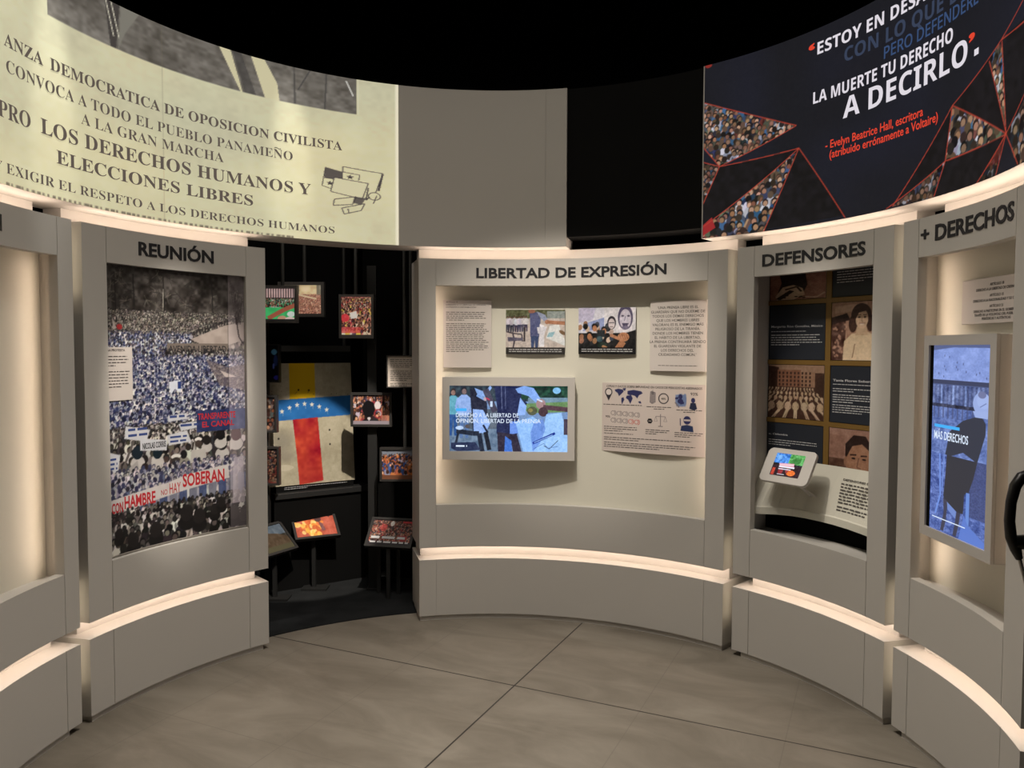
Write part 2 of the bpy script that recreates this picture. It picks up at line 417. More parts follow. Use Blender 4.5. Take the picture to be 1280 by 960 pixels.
# ------------------------------------------------------------------ setting
def floor_material():
    m = bpy.data.materials.new('stone_tile_floor'); m.use_nodes = True; nt = m.node_tree; N = nt.nodes.new; L = nt.links.new
    b = nt.nodes['Principled BSDF']; b.inputs['Specular IOR Level'].default_value = .25
    tc = N('ShaderNodeTexCoord'); sep = N('ShaderNodeSeparateXYZ')
    mp = N('ShaderNodeMapping'); mp.vector_type = 'TEXTURE'; mp.inputs['Location'].default_value = (.017, 3.914, 0); mp.inputs['Rotation'].default_value = (0, 0, math.atan2(-.4683, 1))
    L(tc.outputs['Object'], mp.inputs['Vector']); L(mp.outputs['Vector'], sep.inputs['Vector'])
    def band(sock, pos, half):
        a = N('ShaderNodeMath'); a.operation = 'SUBTRACT'; a.inputs[1].default_value = pos; L(sock, a.inputs[0])
        c = N('ShaderNodeMath'); c.operation = 'ABSOLUTE'; L(a.outputs[0], c.inputs[0])
        d = N('ShaderNodeMath'); d.operation = 'LESS_THAN'; d.inputs[1].default_value = half; L(c.outputs[0], d.inputs[0]); return d.outputs[0]
    def mx(a, c):
        d = N('ShaderNodeMath'); d.operation = 'MAXIMUM'; L(a, d.inputs[0]); L(c, d.inputs[1]); return d.outputs[0]
    dark = mx(band(sep.outputs['X'], 0, .0042), band(sep.outputs['Y'], 0, .0042))
    faint = None
    for k in (-1.97, -1.315, -.657, .657, 1.315, 1.97):
        q = band(sep.outputs['X'], k, .0022); faint = q if faint is None else mx(faint, q)
        if k not in (.657,): faint = mx(faint, band(sep.outputs['Y'], k * 1.5, .0022))
    n1 = N('ShaderNodeTexNoise'); n1.inputs['Scale'].default_value = 1.6; n1.inputs['Detail'].default_value = 8; n1.inputs['Roughness'].default_value = .62; n1.inputs['Distortion'].default_value = .8
    mp2 = N('ShaderNodeMapping'); mp2.inputs['Scale'].default_value = (1, 2.6, 1); mp2.inputs['Rotation'].default_value = (0, 0, -.35)
    L(mp.outputs['Vector'], mp2.inputs['Vector']); L(mp2.outputs['Vector'], n1.inputs['Vector'])
    rp = N('ShaderNodeValToRGB'); e = rp.color_ramp.elements
    e[0].position = .3; e[0].color = (.158, .136, .108, 1); e[1].position = .72; e[1].color = (.262, .232, .192, 1)
    L(n1.outputs['Fac'], rp.inputs['Fac'])
    m1 = N('ShaderNodeMixRGB'); m1.inputs['Color2'].default_value = (.14, .12, .10, 1); L(rp.outputs['Color'], m1.inputs['Color1'])
    sc = N('ShaderNodeMath'); sc.operation = 'MULTIPLY'; sc.inputs[1].default_value = .45; L(faint, sc.inputs[0]); L(sc.outputs[0], m1.inputs['Fac'])
    m2 = N('ShaderNodeMixRGB'); m2.inputs['Color2'].default_value = (.035, .03, .026, 1); L(m1.outputs['Color'], m2.inputs['Color1']); L(dark, m2.inputs['Fac'])
    L(m2.outputs['Color'], b.inputs['Base Color'])
    mr = N('ShaderNodeMapRange'); mr.inputs['To Min'].default_value = .42; mr.inputs['To Max'].default_value = .62; L(n1.outputs['Fac'], mr.inputs['Value']); L(mr.outputs['Result'], b.inputs['Roughness'])
    return m
structure(MB().box(-4.6, 4.6, -2.4, 7.2, -.1, 0).put('floor', floor_material()))
V, F = arcbox(-75, 40, 2.035, 3.6, 0, .006)
structure(put('floor_carpet', V, F, M['carpet']))
structure(MB().box(-4.6, 4.6, -2.4, 7.2, 4.7, 4.8).put('ceiling', M['blackwall']))
structure(MB().box(-4.6, 4.6, 7.0, 7.2, 0, 4.7).put('wall_back', M['blackwall']))
structure(MB().box(-4.8, -4.6, -2.4, 7.2, 0, 4.7).put('wall_left', M['blackwall']))
structure(MB().box(4.6, 4.8, -2.4, 7.2, 0, 4.7).put('wall_right', M['blackwall']))
structure(MB().box(-4.8, 4.8, -2.6, -2.4, 0, 4.7).put('wall_front', M['blackwall']))

V, F = arcbox(-62, 12, 2.3, 3.9, 2.9, 2.96)
structure(put('ceiling_alcove', V, F, M['blackwall']))

# ------------------------------------------------------------------ curved exhibit units
ZP, ZL, ZU, ZB, ZT, ZM = .032, .390, .466, .730, 2.117, 2.282
def seam_cells(seams): return [s + d for s in seams for d in (-.05, .05)]
def exhibit(name, label, tL, tR, nL, nR, D=.14, zb=ZB, cav=1.6, toe=(.4, .4), sides=True, core=(1.6, .9), back='niche', gap=0, sidew=.58):
    tc = (tL + tR) / 2
    root = thing(name, label, 'display wall', P3(tc, R + .1, 0), 'curved exhibit wall units around the gallery')
    seams = [nL, nR]; cells = seam_cells(seams)
    ins = lambda t: any(abs(t - s) < .05 for s in seams)
    V, F = arcbox(tL + toe[0], tR - toe[1], R + .012, R + .30, 0, ZP); put('toe_kick', V, F, M['white'], root, True)
    V, F = vox([tL, tR] + cells, [ZP, ZL], [R, R + .004, R + .34], lambda t, z, r: not (r < R + .004 and ins(t))); put('plinth', V, F, M['white'], root, True)
    V, F = arcbox(tL + core[0], tR - core[1], R + .11, R + .34, ZL, ZU); put('recessed_core', V, F, M['cove'], root, True)
    cL, cR = nL - cav, nR + cav
    if D > .05:
        def solid(t, z, r):
            op = nL < t < nR and zb < z < ZT
            if r < R + .045: return not op and not (r < R + .004 and ins(t) and (z < zb or z > ZT))
            if r > R + D and D > .2 and False: return False
            return not (cL < t < cR and zb - .03 < z < ZT + .04)
        V, F = vox([tL, tR, nL, nR, cL, cR] + cells, [ZU, zb - .03, zb, ZT, ZT + .04, ZM], [R, R + .004, R + .045, max(R + .34, R + D + .02)], solid)
        FACEOF[root.name] = put('frame', V, F, M['white'], root, True)
        V, F = arcbox(cL, cR, R + D, R + D + .018, zb - .03, ZT + .04); put('niche_back', V, F, M[back], root, True)
        if sides:
            for a, b, sg in ((cL + .25, cL + .75, 1), (cR - .75, cR - .25, -1)):
                V, F = arcbox(a, b, R + .047, R + .053, zb + .0, ZT); put('led_strip', V, F, M['ledside'], root)
                l = area('niche_led', P3((a + b) / 2, R + .056, (zb + ZT) / 2), P3((a + b) / 2 + sg * 2.6, R + D, (zb + ZT) / 2), sidew, .01, (1, .76, .59)); l.data.shape = 'RECTANGLE'
                l.data.size = .012; l.data.size_y = ZT - zb - .02; l.data.spread = math.radians(112)
    else:
        def solid(t, z, r):
            op = nL < t < nR and zb < z < ZT
            return not (r < R + D and op) and not (r < R + .004 and ins(t) and (z < zb or z > ZT))
        V, F = vox([tL, tR, nL, nR] + cells, [ZU, zb, ZT, ZM], [R, R + .004, R + D, R + .34], solid)
        FACEOF[root.name] = put('frame', V, F, M['white'], root, True)
    if gap:                                                 # short unseen strips added on the end face to light the gap beside it
        e0, e1 = (tR + .02, tR + .14) if gap > 0 else (tL - .14, tL - .02)
        for z0, z1 in ((.18, .385), (.475, .66), (1.95, 2.26)):
            V, F = arcbox(e0, e1, R + .045, R + .06, z0, z1); put('led_strip', V, F, M['gapfill'], root)
    V, F = arcbox(tL + core[0], tR - core[1], R + .15, R + .25, ZM, 2.355); put('cove_panel', V, F, M['cove'], root, True)
    V, F = arcbox(tL + .7, tR - .7, R + .055, R + .075, ZU - .004, ZU); put('led_strip', V, F, M['led'], root)
    V, F = arcbox(tL + .8, tR - .8, R + .055, R + .075, ZM, ZM + .004); put('led_strip', V, F, M['ledtop'], root)
    return root
FACE = Cyl(R)
uL = exhibit('exhibit_unit', 'curved white exhibit wall at the left picture edge with an empty glowing niche', -106.8, -77.5, -103.0, -80.1, gap=1, toe=(.4, 1.9), core=(1.2, 1.5))
lettering('title_lettering', FACEOF[uL.name], FACE, [('ASOCIACIÓN', 'h', -90.0, None, 2.171, 2.235, 'r')], M['letter'], .003, 0, label='black raised letters of the title', split=True)
uR = exhibit('exhibit_unit', 'curved white exhibit wall titled REUNIÓN with a crowd photo mural', -75.8, -43.25, -71.5, -46.75, D=.03, zb=.718, core=(1.2, .9), toe=(.5, .9))
lettering('title_lettering', FACEOF[uR.name], FACE, [('REUNIÓN', 'h', -65.83, -52.53, 2.170, 2.236)], M['letter'], .003, 0, label='black raised letters of the title', split=True)
uC = exhibit('exhibit_unit', 'widest curved white exhibit wall titled LIBERTAD DE EXPRESIÓN with a wide niche', -14.6, 44.45, -11.35, 40.75, zb=.737, core=(.6, .6), toe=(.15, .25), sidew=.5)
lettering('title_lettering', FACEOF[uC.name], FACE, [('LIBERTAD DE EXPRESIÓN', 'h', -3.63, 32.88, 2.165, 2.228)], M['letter'], .003, 0, label='black raised letters of the title', split=True)
uD = exhibit('exhibit_unit', 'curved white exhibit wall titled DEFENSORES with a deep niche and sloped desk', 46.3, 75.6, 49.45, 71.8, D=.25, sides=False, core=(1.9, 1.0), toe=(1.6, .3), back='black', cav=1.5, gap=-1)
lettering('title_lettering', FACEOF[uD.name], FACE, [('DEFENSORES', 'h', 50.97, 70.27, 2.167, 2.232)], M['letter'], .003, 0, label='black raised letters of the title', split=True)
uP = exhibit('exhibit_unit', 'curved white exhibit wall titled + DERECHOS at the right picture edge', 77.4, 105.6, 80.3, 100.4, gap=-1, core=(1.9, .9), toe=(1.6, .4))
lettering('title_lettering', FACEOF[uP.name], FACE, [('+', 'h', 80.77, 82.32, 2.180, 2.238), ('DERECHOS', 'h', 83.55, 99.9, 2.174, 2.240)], M['letter'], .003, 0, label='black raised letters of the title', split=True)

# ------------------------------------------------------------------ overhead ring
ZD0, ZD1 = 2.355, 3.322
dl = thing('overhead_ring', 'curved overhead band at left with a lit cream protest poster and a plain grey end', 'overhead panel', P3(-40, R + .12, ZD0))
V, F = vox([-112, 13.6, 9.55, 9.65], [ZD0, ZD1], [R, R + .003, R + .25], lambda t, z, r: not (r < R + .003 and 9.55 < t < 9.65)); put('curved_shell', V, F, M['white'], dl, True)
c = Cv(500, 260, (207, 203, 170), 2)          # theta -112..-18.4, z 2.355..3.322
def du(t): return (t + 112) / 93.6 * 500
def dz(z): return (ZD1 - z) / (ZD1 - ZD0) * 260
c.noise(7, 60, 1, (1, .8, .4)); c.noise(5, 24, 2, (.6, .9, .8)); c.noise(4, 5, 3)
c.noise(8, 110, 9, (1.2, .9, .2))
x0, x1, yb = du(-80.96), du(-26.3), dz(3.115)
c.rect(x0, 0, x1, yb, (104, 100, 94)); c.noise(14, 10, 4, box=(x0, 0, x1, yb)); c.noise(14, 4, 5, box=(x0, 0, x1, yb)); c.noise(16, 45, 6, box=(x0, 0, x1, yb))
yk = lambda k: yb * k
a = du(-69.5); c.poly([(a - 8, 0), (a + 6, 0), (a + 2, yb), (a - 3, yb)], (70, 66, 64))
for k in (0, 5): c.line([(a - 7 + k, 0), (a + k, yk(.75))], 1, (200, 196, 180))
c.poly([(a + 7, 0), (a + 24, 0), (a + 10, yk(.6)), (a + 4, yb)], (124, 122, 114))
a = du(-50.0); c.poly([(a - 6, 0), (a + 5, 0), (a + 16, yb), (a + 14, yb)], (206, 200, 166)); c.poly([(a + 7, 0), (a + 15, 0), (a + 29, yb), (a + 18, yb)], (62, 60, 60), .55)
a = du(-44.5); c.poly([(a - 5, 0), (a + 8, 0), (a + 20, yk(.55)), (a + 22, yb), (a + 8, yb)], (206, 200, 166))
c.poly([(a + 36, 0), (a + 37, 0), (a + 38, yb), (a + 36, yb)], (72, 70, 68)); c.line([(a + 40, yk(.6)), (a + 52, 0)], 1.2, (72, 70, 70)); c.line([(a + 68, 0), (a + 66, yb)], 1.5, (76, 74, 72))
c.line([(x1 - 10, yk(.1)), (x1 - 3, yk(.5))], 1.5, (205, 205, 200))
c.rect(du(-61.2), 0, du(-61.2) + .8, 260, (120, 112, 90), .45)
c.rect(496.6, 0, 500, 260, (236, 230, 205)); c.rect(x1 + 1, 0, x1 + 2, yb, (232, 224, 196), .5)
for k in range(56):
    t = -89 + k * .92; L = random.Random(k).uniform(.25, .8)
    c.rect(du(t), 256.6, du(t + L), 260, (96, 88, 76), .75)
# drawn emblem: hand with placards and a flag
ex = lambda q: du(-32.74 + q * 11.3); ez = lambda q: dz(2.795 - q * .265)
ink = (70, 64, 66)
c.poly([(ex(.06), ez(.04)), (ex(.34), ez(.1)), (ex(.34), ez(.3)), (ex(.04), ez(.28))], ink, .85)
c.line([(ex(.06), ez(.04)), (ex(0), ez(.45)), (ex(.15), ez(.5))], 1, ink)
c.line([(ex(.34), ez(.1)), (ex(.34), ez(-.02)), (ex(1), ez(.05)), (ex(.88), ez(.5))], 1, ink); c.line([(ex(1), ez(.05)), (ex(.93), ez(.45))], 2, ink)
c.line([(ex(.34), ez(.1)), (ex(.62), ez(.13)), (ex(.6), ez(.26))], .9, ink)
P_ = [(ex(.2), ez(.24)), (ex(.76), ez(.3)), (ex(.66), ez(.66)), (ex(.14), ez(.56)), (ex(.2), ez(.24))]
c.poly(P_, (212, 206, 172)); c.line(P_, 1, ink)
for qx, qy in ((.46, .2), (.13, .38)):
    c.poly([(ex(qx) + rr * math.sin(k * math.pi / 5), ez(qy) - rr * math.cos(k * math.pi / 5)) for k, rr in enumerate([4, 1.7] * 5)], ink)
c.line([(ex(.2), ez(.72)), (ex(.18), ez(.86)), (ex(.5), ez(.8)), (ex(.56), ez(.62)), (ex(.2), ez(.72))], 1, ink)
c.poly([(ex(.53), ez(.62)), (ex(.72), ez(.64)), (ex(.64), ez(.8)), (ex(.5), ez(.76))], ink, .8)
c.line([(ex(.32), ez(.9)), (ex(.36), ez(1.03)), (ex(.64), ez(.92)), (ex(.7), ez(.76)), (ex(.32), ez(.9))], 1, ink); c.line([(ex(.42), ez(.9)), (ex(.44), ez(1.0))], 1, ink)
c.line([(ex(.76), ez(.4)), (ex(.72), ez(.68)), (ex(.78), ez(.6))], 1.4, ink); c.ring(ex(.86), ez(.58), 6, 1, ink); c.line([(ex(.84), ez(.75)), (ex(.9), ez(.56))], 1, ink)
pp = sheet('printed_poster', dl, Cyl(R), -112, -18.4, ZD0, ZD1, c.out(), M['drumposter'], .002)
T = []
T += [('ANZA', 's', -88.82, -81.95, 2.893, 2.942), ('ALI', 's', -89.6, None, 2.893, 2.942, 'r'), ('DEMOCRATICA DE OPOSICION CIVILISTA', 's', -80.7, -28.9, 2.893, 2.942)]
T += [('SO LOS DERECHOS', 's', -120, -119, 2.6, 2.66)][:0]
T += [('PRO', 's', -84.4, None, 2.612, 2.674, 'r'), ('LOS DERECHOS HUMANOS Y', 's', -82.6, -34.75, 2.612, 2.674), ('ELECCIONES LIBRES', 's', -79.95, -45.35, 2.508, 2.564), ('R', 's', -84.3, None, 3.15, 3.25, 'r')]
lettering('poster_lettering', pp, Cyl(R), T, M['poster_ink'], .0004, .003, split=True)
T = [('CONVOCA A TODO EL PUEBLO PANAMEÑO', 't', -88.5, -38.05, 2.795, 2.842), ('A LA GRAN MARCHA', 't', -75.53, -50.53, 2.715, 2.762), ('Y EXIGIR EL RESPETO A LOS DERECHOS HUMANOS', 't', -91.2, -30.43, 2.401, 2.440)]
lettering('poster_lettering', pp, Cyl(R), T, M['poster_ink'], .0004, .003, split=True)

dr = thing('overhead_ring', 'curved overhead band at right with a lit dark quote screen over red triangles', 'overhead panel', P3(75, R + .12, ZD0))
V, F = arcbox(39.4, 112, R, R + .25, ZD0, ZD1); put('curved_shell', V, F, M['white'], dr, True)
SW, SH = 560, 270
c = Cv(SW, SH, (23, 24, 33), 2)
su = lambda t: (t - 39.65) / 72.35 * SW
sz = lambda z: (ZD1 - z) / (ZD1 - ZD0) * SH
c.noise(4, 60, 1, (.5, .6, 1.3)); c.noise(2.5, 2, 2)
shirts = [(70, 74, 92), (150, 152, 165), (40, 52, 80), (90, 70, 62), (60, 60, 58), (186, 184, 194), (50, 84, 120), (110, 62, 56), (86, 92, 76), (30, 30, 34)]
skins = [(150, 112, 88), (122, 88, 70), (176, 138, 112)]; hairs = [(34, 28, 26), (50, 38, 32), (22, 20, 22), (84, 66, 52)]
red = (176, 62, 46)
def tri(pts, s0, s1, seed, dim=1.0):
    q = [(su(t), sz(z)) for t, z in pts]; xs = [p[0] for p in q]; ys = [p[1] for p in q]
    c.setclip(q); c.poly(q, (30, 26, 26))
    crowd(c, min(xs) - 8, max(xs) + 8, min(ys) - 8, max(ys) + 4, s0, s1, [np.array(k) * dim for k in shirts], [np.array(k) * dim for k in skins], [np.array(k) * dim for k in hairs], seed, .62)
    c.setclip()
def edge(pts, wd=1.3, a=.9): c.line([(su(t), sz(z)) for t, z in pts], wd, red, a)
for pts in ([(42.71, 2.746), (57.45, 2.755), (39.8, 2.43), (39.8, 2.549)], [(57.45, 2.755), (66.36, 2.374), (51.16, 2.370)], [(86.23, 2.699), (95.5, 2.832), (93.42, 2.789), (97.5, 2.49)], [(86.23, 2.699), (85.12, 2.489), (75.19, 2.371)], [(97.5, 2.487), (85.12, 2.489), (83.1, 2.355), (91.5, 2.355)],
            [(95.8, 2.834), (97.5, 2.49), (103, 2.6), (103, 2.85)]):
    q = [(su(t), sz(z)) for t, z in pts]; c.poly(q, (19, 17, 20)); c.setclip(q); c.noise(7, 7, len(q) + int(q[0][0]), (.9, .8, 1)); c.setclip()
tri([(39.54, 3.116), (56.92, 2.873), (42.71, 2.746), (39.65, 2.865)], 8.5, 12, 11)
tri([(39.6, 2.784), (42.71, 2.746), (39.7, 2.549)], 9, 12, 12, .8)
tri([(57.45, 2.755), (51.16, 2.355), (39.7, 2.355), (39.7, 2.42)], 10, 15, 13)
tri([(86.23, 2.699), (97.6, 2.487), (85.12, 2.489)], 12, 17, 14)
tri([(95.50, 2.832), (93.42, 2.789), (97.51, 2.491), (96.23, 2.801)], 10, 12, 15)
tri([(85.12, 2.489), (75.19, 2.365), (83.11, 2.355)], 9, 12, 16, .7)
tri([(97.5, 2.488), (91.5, 2.355), (95.5, 2.355)], 9, 10, 17, .55)
c.setclip([(su(97.5), sz(2.488)), (su(93.2), sz(2.40)), (su(95.9), sz(2.40))]); c.rect(0, 0, SW, SH, (108, 34, 30), .6); c.setclip()
tri([(97.51, 2.488), (101.3, 2.56), (106, 2.7), (106, 2.36), (100.2, 2.355)], 11, 16, 18, .8)
q = [(su(39.7), sz(2.43)), (su(41.4), sz(2.47)), (su(42.1), sz(2.41)), (su(39.7), sz(2.37))]; c.poly(q, (150, 40, 42))
for e in ([(39.6, 3.116), (56.92, 2.873), (42.71, 2.746), (39.65, 2.865)], [(39.6, 2.784), (42.71, 2.746), (39.7, 2.549)], [(42.71, 2.746), (57.45, 2.755), (66.36, 2.36)], [(57.45, 2.755), (51.16, 2.355)], [(57.45, 2.755), (39.7, 2.42)],
          [(75.19, 2.365), (86.23, 2.699), (97.6, 2.487), (85.12, 2.489), (86.23, 2.699)], [(85.12, 2.489), (74, 2.36)], [(85.12, 2.489), (83.1, 2.36)], [(86.23, 2.699), (95.84, 2.834), (106, 3.0)], [(95.84, 2.834), (106, 2.83)], [(93.42, 2.789), (97.51, 2.491), (96.0, 2.83)], [(97.5, 2.488), (91.5, 2.355)], [(97.5, 2.488), (95.5, 2.355)], [(97.5, 2.488), (106, 2.7)], [(97.5, 2.488), (100.4, 2.36)]): edge(e)
c.ell(su(40.4), sz(3.315), 5, 3, (130, 40, 34))
ps = sheet('printed_screen', dr, Cyl(R), 39.65, 112, ZD0, ZD1, c.out(), M['drumscreen'], .002)
lettering('screen_lettering', ps, Cyl(R), [('ESTOY EN DESACUERDO', 'n', 60.55, 91.5, 3.193, 3.252), ('LA MUERTE TU DERECHO', 'n', 59.95, 86.0, 2.955, 3.012), ('A DECIRLO', 'n', 65.55, 88.98, 2.836, 2.933), ('.', 'S', 90.40, 91.25, 2.842, 2.866)], M['e_white'], .0004, .003, label='white printed words', split=True)
lettering('screen_lettering', ps, Cyl(R), [('CON LO QUE DICES', 'n', 65.57, 93.5, 3.104, 3.170)], M['e_dim'], .0004, .003, label='dull blue printed words', split=True)
lettering('screen_lettering', ps, Cyl(R), [('PERO DEFENDERÉ', 'l', 72.94, 90.9, 3.036, 3.090)], M['e_blue'], .0004, .003, label='mid blue printed words', split=True)
lettering('screen_lettering', ps, Cyl(R), [('‘', 'b', 58.93, 60.06, 3.18, 3.255), ('’', 'b', 89.21, 90.4, 2.86, 2.936), ('- Evelyn Beatrice Hall, escritora', 'm', 62.4, 80.6, 2.713, 2.752), ('(atribuido errónamente a Voltaire)', 'm', 63.2, 83.5, 2.663, 2.702)], M['e_red'], .0004, .003, label='red quote marks and credit lines', split=True)

V, F = arcbox(13.6, 39.4, R + .02, R + .22, 2.418, ZD1)
o = put('overhead_ring', V, F, M['drum_black'], None, True, base=P3(26, R + .1, 2.418)); o['label'] = 'plain black curved overhead band between the grey end and the quote screen'; o['category'] = 'overhead panel'

# ------------------------------------------------------------------ REUNION mural
mw, mh = 196, 366
c = Cv(mw, mh, (70, 70, 74), 2)
bw_sh = [(196, 192, 190), (220, 214, 210), (150, 146, 146), (90, 88, 90), (34, 32, 34)]; bw_sk = [(120, 112, 108), (86, 80, 78), (150, 142, 138)]; bw_hr = [(20, 18, 20), (36, 34, 36)]
bl_sh = [(216, 216, 222), (190, 194, 206), (116, 122, 150), (62, 70, 104), (234, 232, 232)]; bl_sk = [(150, 150, 172), (110, 112, 140), (180, 176, 186)]; bl_hr = [(24, 28, 62), (40, 48, 92), (30, 32, 50)]
c.rect(0, 0, mw, 90, (58, 54, 52)); c.noise(26, 14, 1, box=(0, 0, mw, 95)); c.noise(24, 4, 2, box=(0, 0, mw, 95))
g = np.random.RandomState(4)
for k in range(46):      # palms and trees in the upper photograph
    x, y = g.uniform(0, mw), g.uniform(0, 62)
    for j in range(7):
        t = g.uniform(0, 6.28); c.line([(x, y), (x + math.cos(t) * 9, y + math.sin(t) * 8 + 2)], .8, jit(g, (38, 36, 34) if k % 2 else (104, 100, 94), 12), .7)
for x in (14, 40, 82, 150): c.line([(x, 10), (x + 2, 78)], 1.6, (30, 28, 28))
c.line([(82, 26), (80, 84)], 1.2, (150, 146, 138))
crowd(c, 0, mw, 56, 100, 2.2, 4, [(120, 114, 108), (80, 76, 74), (170, 164, 156)], bw_sk, bw_hr, 5, .8)
c.poly([(120, 92), (168, 72), (mw, 66), (mw, 92), (150, 108)], (168, 156, 150)); c.noise(8, 5, 8, box=(120, 66, mw, 108))
for k in range(20): c.ell(112 + k * 4, 88 - k * 1.5, 1.5, 2.6, (44, 40, 42))
crowd(c, 0, 120, 84, 118, 3.5, 5, bl_sh[:3] + [(60, 58, 64)], bw_sk, bl_hr, 6, .75)
c.rect(86, 98, 172, 112, (118, 108, 102)); crowd(c, 84, mw, 108, 136, 4, 6, bw_sh, bw_sk, bw_hr, 7, .75)
c.ell(20, 78, 4, 3.6, (150, 40, 44)); c.poly([(10, 66), (16, 80), (11, 82)], (170, 160, 156))
crowd(c, 0, mw, 116, 208, 4.2, 7.5, bl_sh, bl_sk, bl_hr, 9, .62)
c.poly([(140, 120), (172, 132), (mw, 128), (mw, 166), (160, 158)], (110, 98, 98), .7); c.poly([(160, 136), (184, 146), (168, 146)], (196, 184, 182))
c.poly([(88, 150), (104, 148), (104, 166), (96, 160), (90, 168)], (214, 220, 234)); c.rect(100, 150, 105, 160, (40, 60, 120))
# demonstration with placards
c.rect(0, 206, mw, 262, (46, 42, 44)); c.noise(20, 6, 12, box=(0, 206, mw, 262))
crowd(c, 0, mw, 206, 224, 4, 6, bw_sh, bw_sk, bw_hr, 13, .8); crowd(c, 0, mw, 226, 256, 9, 15, [(190, 186, 182), (214, 210, 206), (60, 60, 64), (130, 126, 124)], [(86, 76, 70), (60, 54, 52), (120, 108, 100)], bw_hr, 14, .85, .25)
for x, y, r_, col in ((42, 240, 9, (20, 34, 46)), (70, 244, 8, (18, 36, 46)), (162, 242, 9, (24, 22, 24)), (182, 230, 9, (60, 40, 44)), (160, 228, 8, (16, 14, 16)), (52, 262, 7, (46, 36, 36)), (140, 234, 7, (28, 24, 24))):
    c.ell(x, y + r_ * 1.5, r_ * 1.1, r_, (196, 192, 190)); c.ell(x, y, r_ * .82, r_, col)
c.ell(128, 232, 5, 3, (232, 228, 226)); c.ell(128, 238, 5, 5, (70, 60, 56)); c.poly([(118, 246), (138, 246), (140, 264), (116, 264)], (188, 184, 180)); c.ell(96, 252, 7, 3.4, (228, 226, 222)); c.ell(96, 257, 6, 4, (60, 54, 52))
c.line([(20, 262), (38, 222)], 3.4, (96, 90, 88)); c.poly([(28, 260), (42, 250), (46, 280), (30, 280)], (170, 166, 164))
for q, in [([(26, 204), (60, 212), (55, 227), (24, 220)],), ([(46, 222), (84, 228), (83, 242), (46, 238)],), ([(84, 222), (112, 218), (118, 234), (86, 236)],), ([(86, 196), (112, 194), (113, 202), (86, 204)],), ([(100, 208), (130, 206), (130, 215), (104, 218)],), ([(0, 234), (18, 240), (14, 262), (0, 258)],)]:
    c.poly(q, (206, 208, 216))
c.rect(126, 192, mw, 222, (44, 56, 100)); c.noise(14, 5, 21, box=(126, 192, mw, 222))
# rows of faces
crowd(c, 0, mw, 262, 300, 7, 9.5, [(190, 190, 198), (210, 208, 212), (96, 100, 130), (150, 150, 168)], [(176, 170, 172), (150, 146, 154)], [(44, 44, 72), (56, 58, 90), (34, 34, 48)], 15, .66)
c.poly([(0, 300), (60, 290), (110, 282), (170, 276), (mw, 270), (mw, 300), (0, 322)], (190, 186, 186), .25)
for k in range(14): c.rect(2 + k * 14, 312 - k * 2, 13 + k * 14, 334 - k, (60, 74, 118) if k % 2 else (120, 122, 140), .85)
c.poly([(0, 296), (84, 286), (112, 279), (170, 272), (172, 292), (110, 300), (70, 306), (0, 318)], (208, 202, 202)); c.noise(5, 6, 22)
crowd(c, 0, mw, 312, 366, 6, 15, [(205, 200, 198), (226, 222, 220), (120, 116, 116), (44, 42, 44), (24, 22, 24)], [(96, 88, 86), (70, 64, 62), (130, 122, 118)], bw_hr, 16, .7, .15)
for x, y, r_ in ((110, 332, 13), (128, 340, 12), (150, 334, 9), (160, 326, 8), (178, 344, 11), (66, 346, 12), (34, 352, 11), (14, 340, 8), (192, 350, 10)): c.ell(x, y + r_, r_ * .9, r_ * .9, (22, 20, 22)); c.ell(x, y, r_ * .72, r_ * .9, (32, 29, 30))
c.rect(173, 0, mw, mh, (226, 214, 222), .34); c.rect(172, 0, 173, mh, (40, 38, 40), .4)  # pale pink veil over the collage strip, painting in side glare
for k in range(10): c.line([(184 + k % 3 * 3, 70), (176 + k * 2, 8 + k * 3)], .8, (70, 64, 66), .8)
c.line([(184, 60), (188, 88), (194, 98)], 1.6, (60, 52, 56))
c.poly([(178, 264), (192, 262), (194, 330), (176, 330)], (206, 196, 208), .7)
mur = thing('photo_mural', 'tall curved collage mural of protest crowds set into the REUNIÓN wall', 'mural', P3(-59, R + .02, .73))
V, F = arcbox(-71.3, -46.85, R + .022, R + .029, .728, ZT - .002); put('mural_board', V, F, M['paper'], mur, True)
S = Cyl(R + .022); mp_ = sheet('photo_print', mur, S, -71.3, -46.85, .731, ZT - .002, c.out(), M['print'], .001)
mu = lambda x: -71.3 + x / mw * 24.45
mz = lambda y: ZT - .002 - y / mh * 1.384
def mline(t, f, x0, x1, y0, y1): return (t, f, mu(x0), mu(x1), mz(y0), mz(y1))
lettering('banner_lettering', mp_, S, [mline('CON', 'h', 4, 20, 313, 300), mline('HAMBRE', 'h', 22, 66, 310, 294), mline('NO', 'r', 74, 83, 302, 295), mline('HAY', 'r', 86, 102, 302, 288), mline('SOBERAN', 'h', 105, 165, 296, 278), mline('TRANSPARENTE', 'b', 128, 182, 205, 196), mline('EL CANAL', 'b', 134, 180, 216, 208)], M['redink'], .0003, .0014, label='red painted words')
lettering('banner_lettering', mp_, S, [mline('AVENIDA·LIBERTAD', 'm', 88, 170, 110, 101), mline('NICOLAS CORRIS', 'b', 49, 82, 237, 229)], M['letter'], .0003, .0014, label='black painted words')
V, F = greek([(mu(29), mu(56), mz(208), 2, .028, .012, 3, 'j'), (mu(88), mu(111), mz(196), 1, .03, .012, 4, 'j'), (mu(103), mu(128), mz(209), 1, .03, .012, 5, 'j'), (mu(88), mu(112), mz(224), 2, .022, .010, 6, 'j'), (mu(2), mu(13), mz(243), 3, .022, .010, 7, 'j')], S, .0014); put('placard_print', V, F, M['blueink'], mp_)
lb = thing('text_placard', 'small pale text label at the left edge of the crowd mural', 'text panel', P3(-69, R + .02, 1.47))
V, F = arcbox(-71.35, -66.85, R + .016, R + .0205, 1.470, 1.724); lbb = put('board', V, F, M['paper'], lb, True)
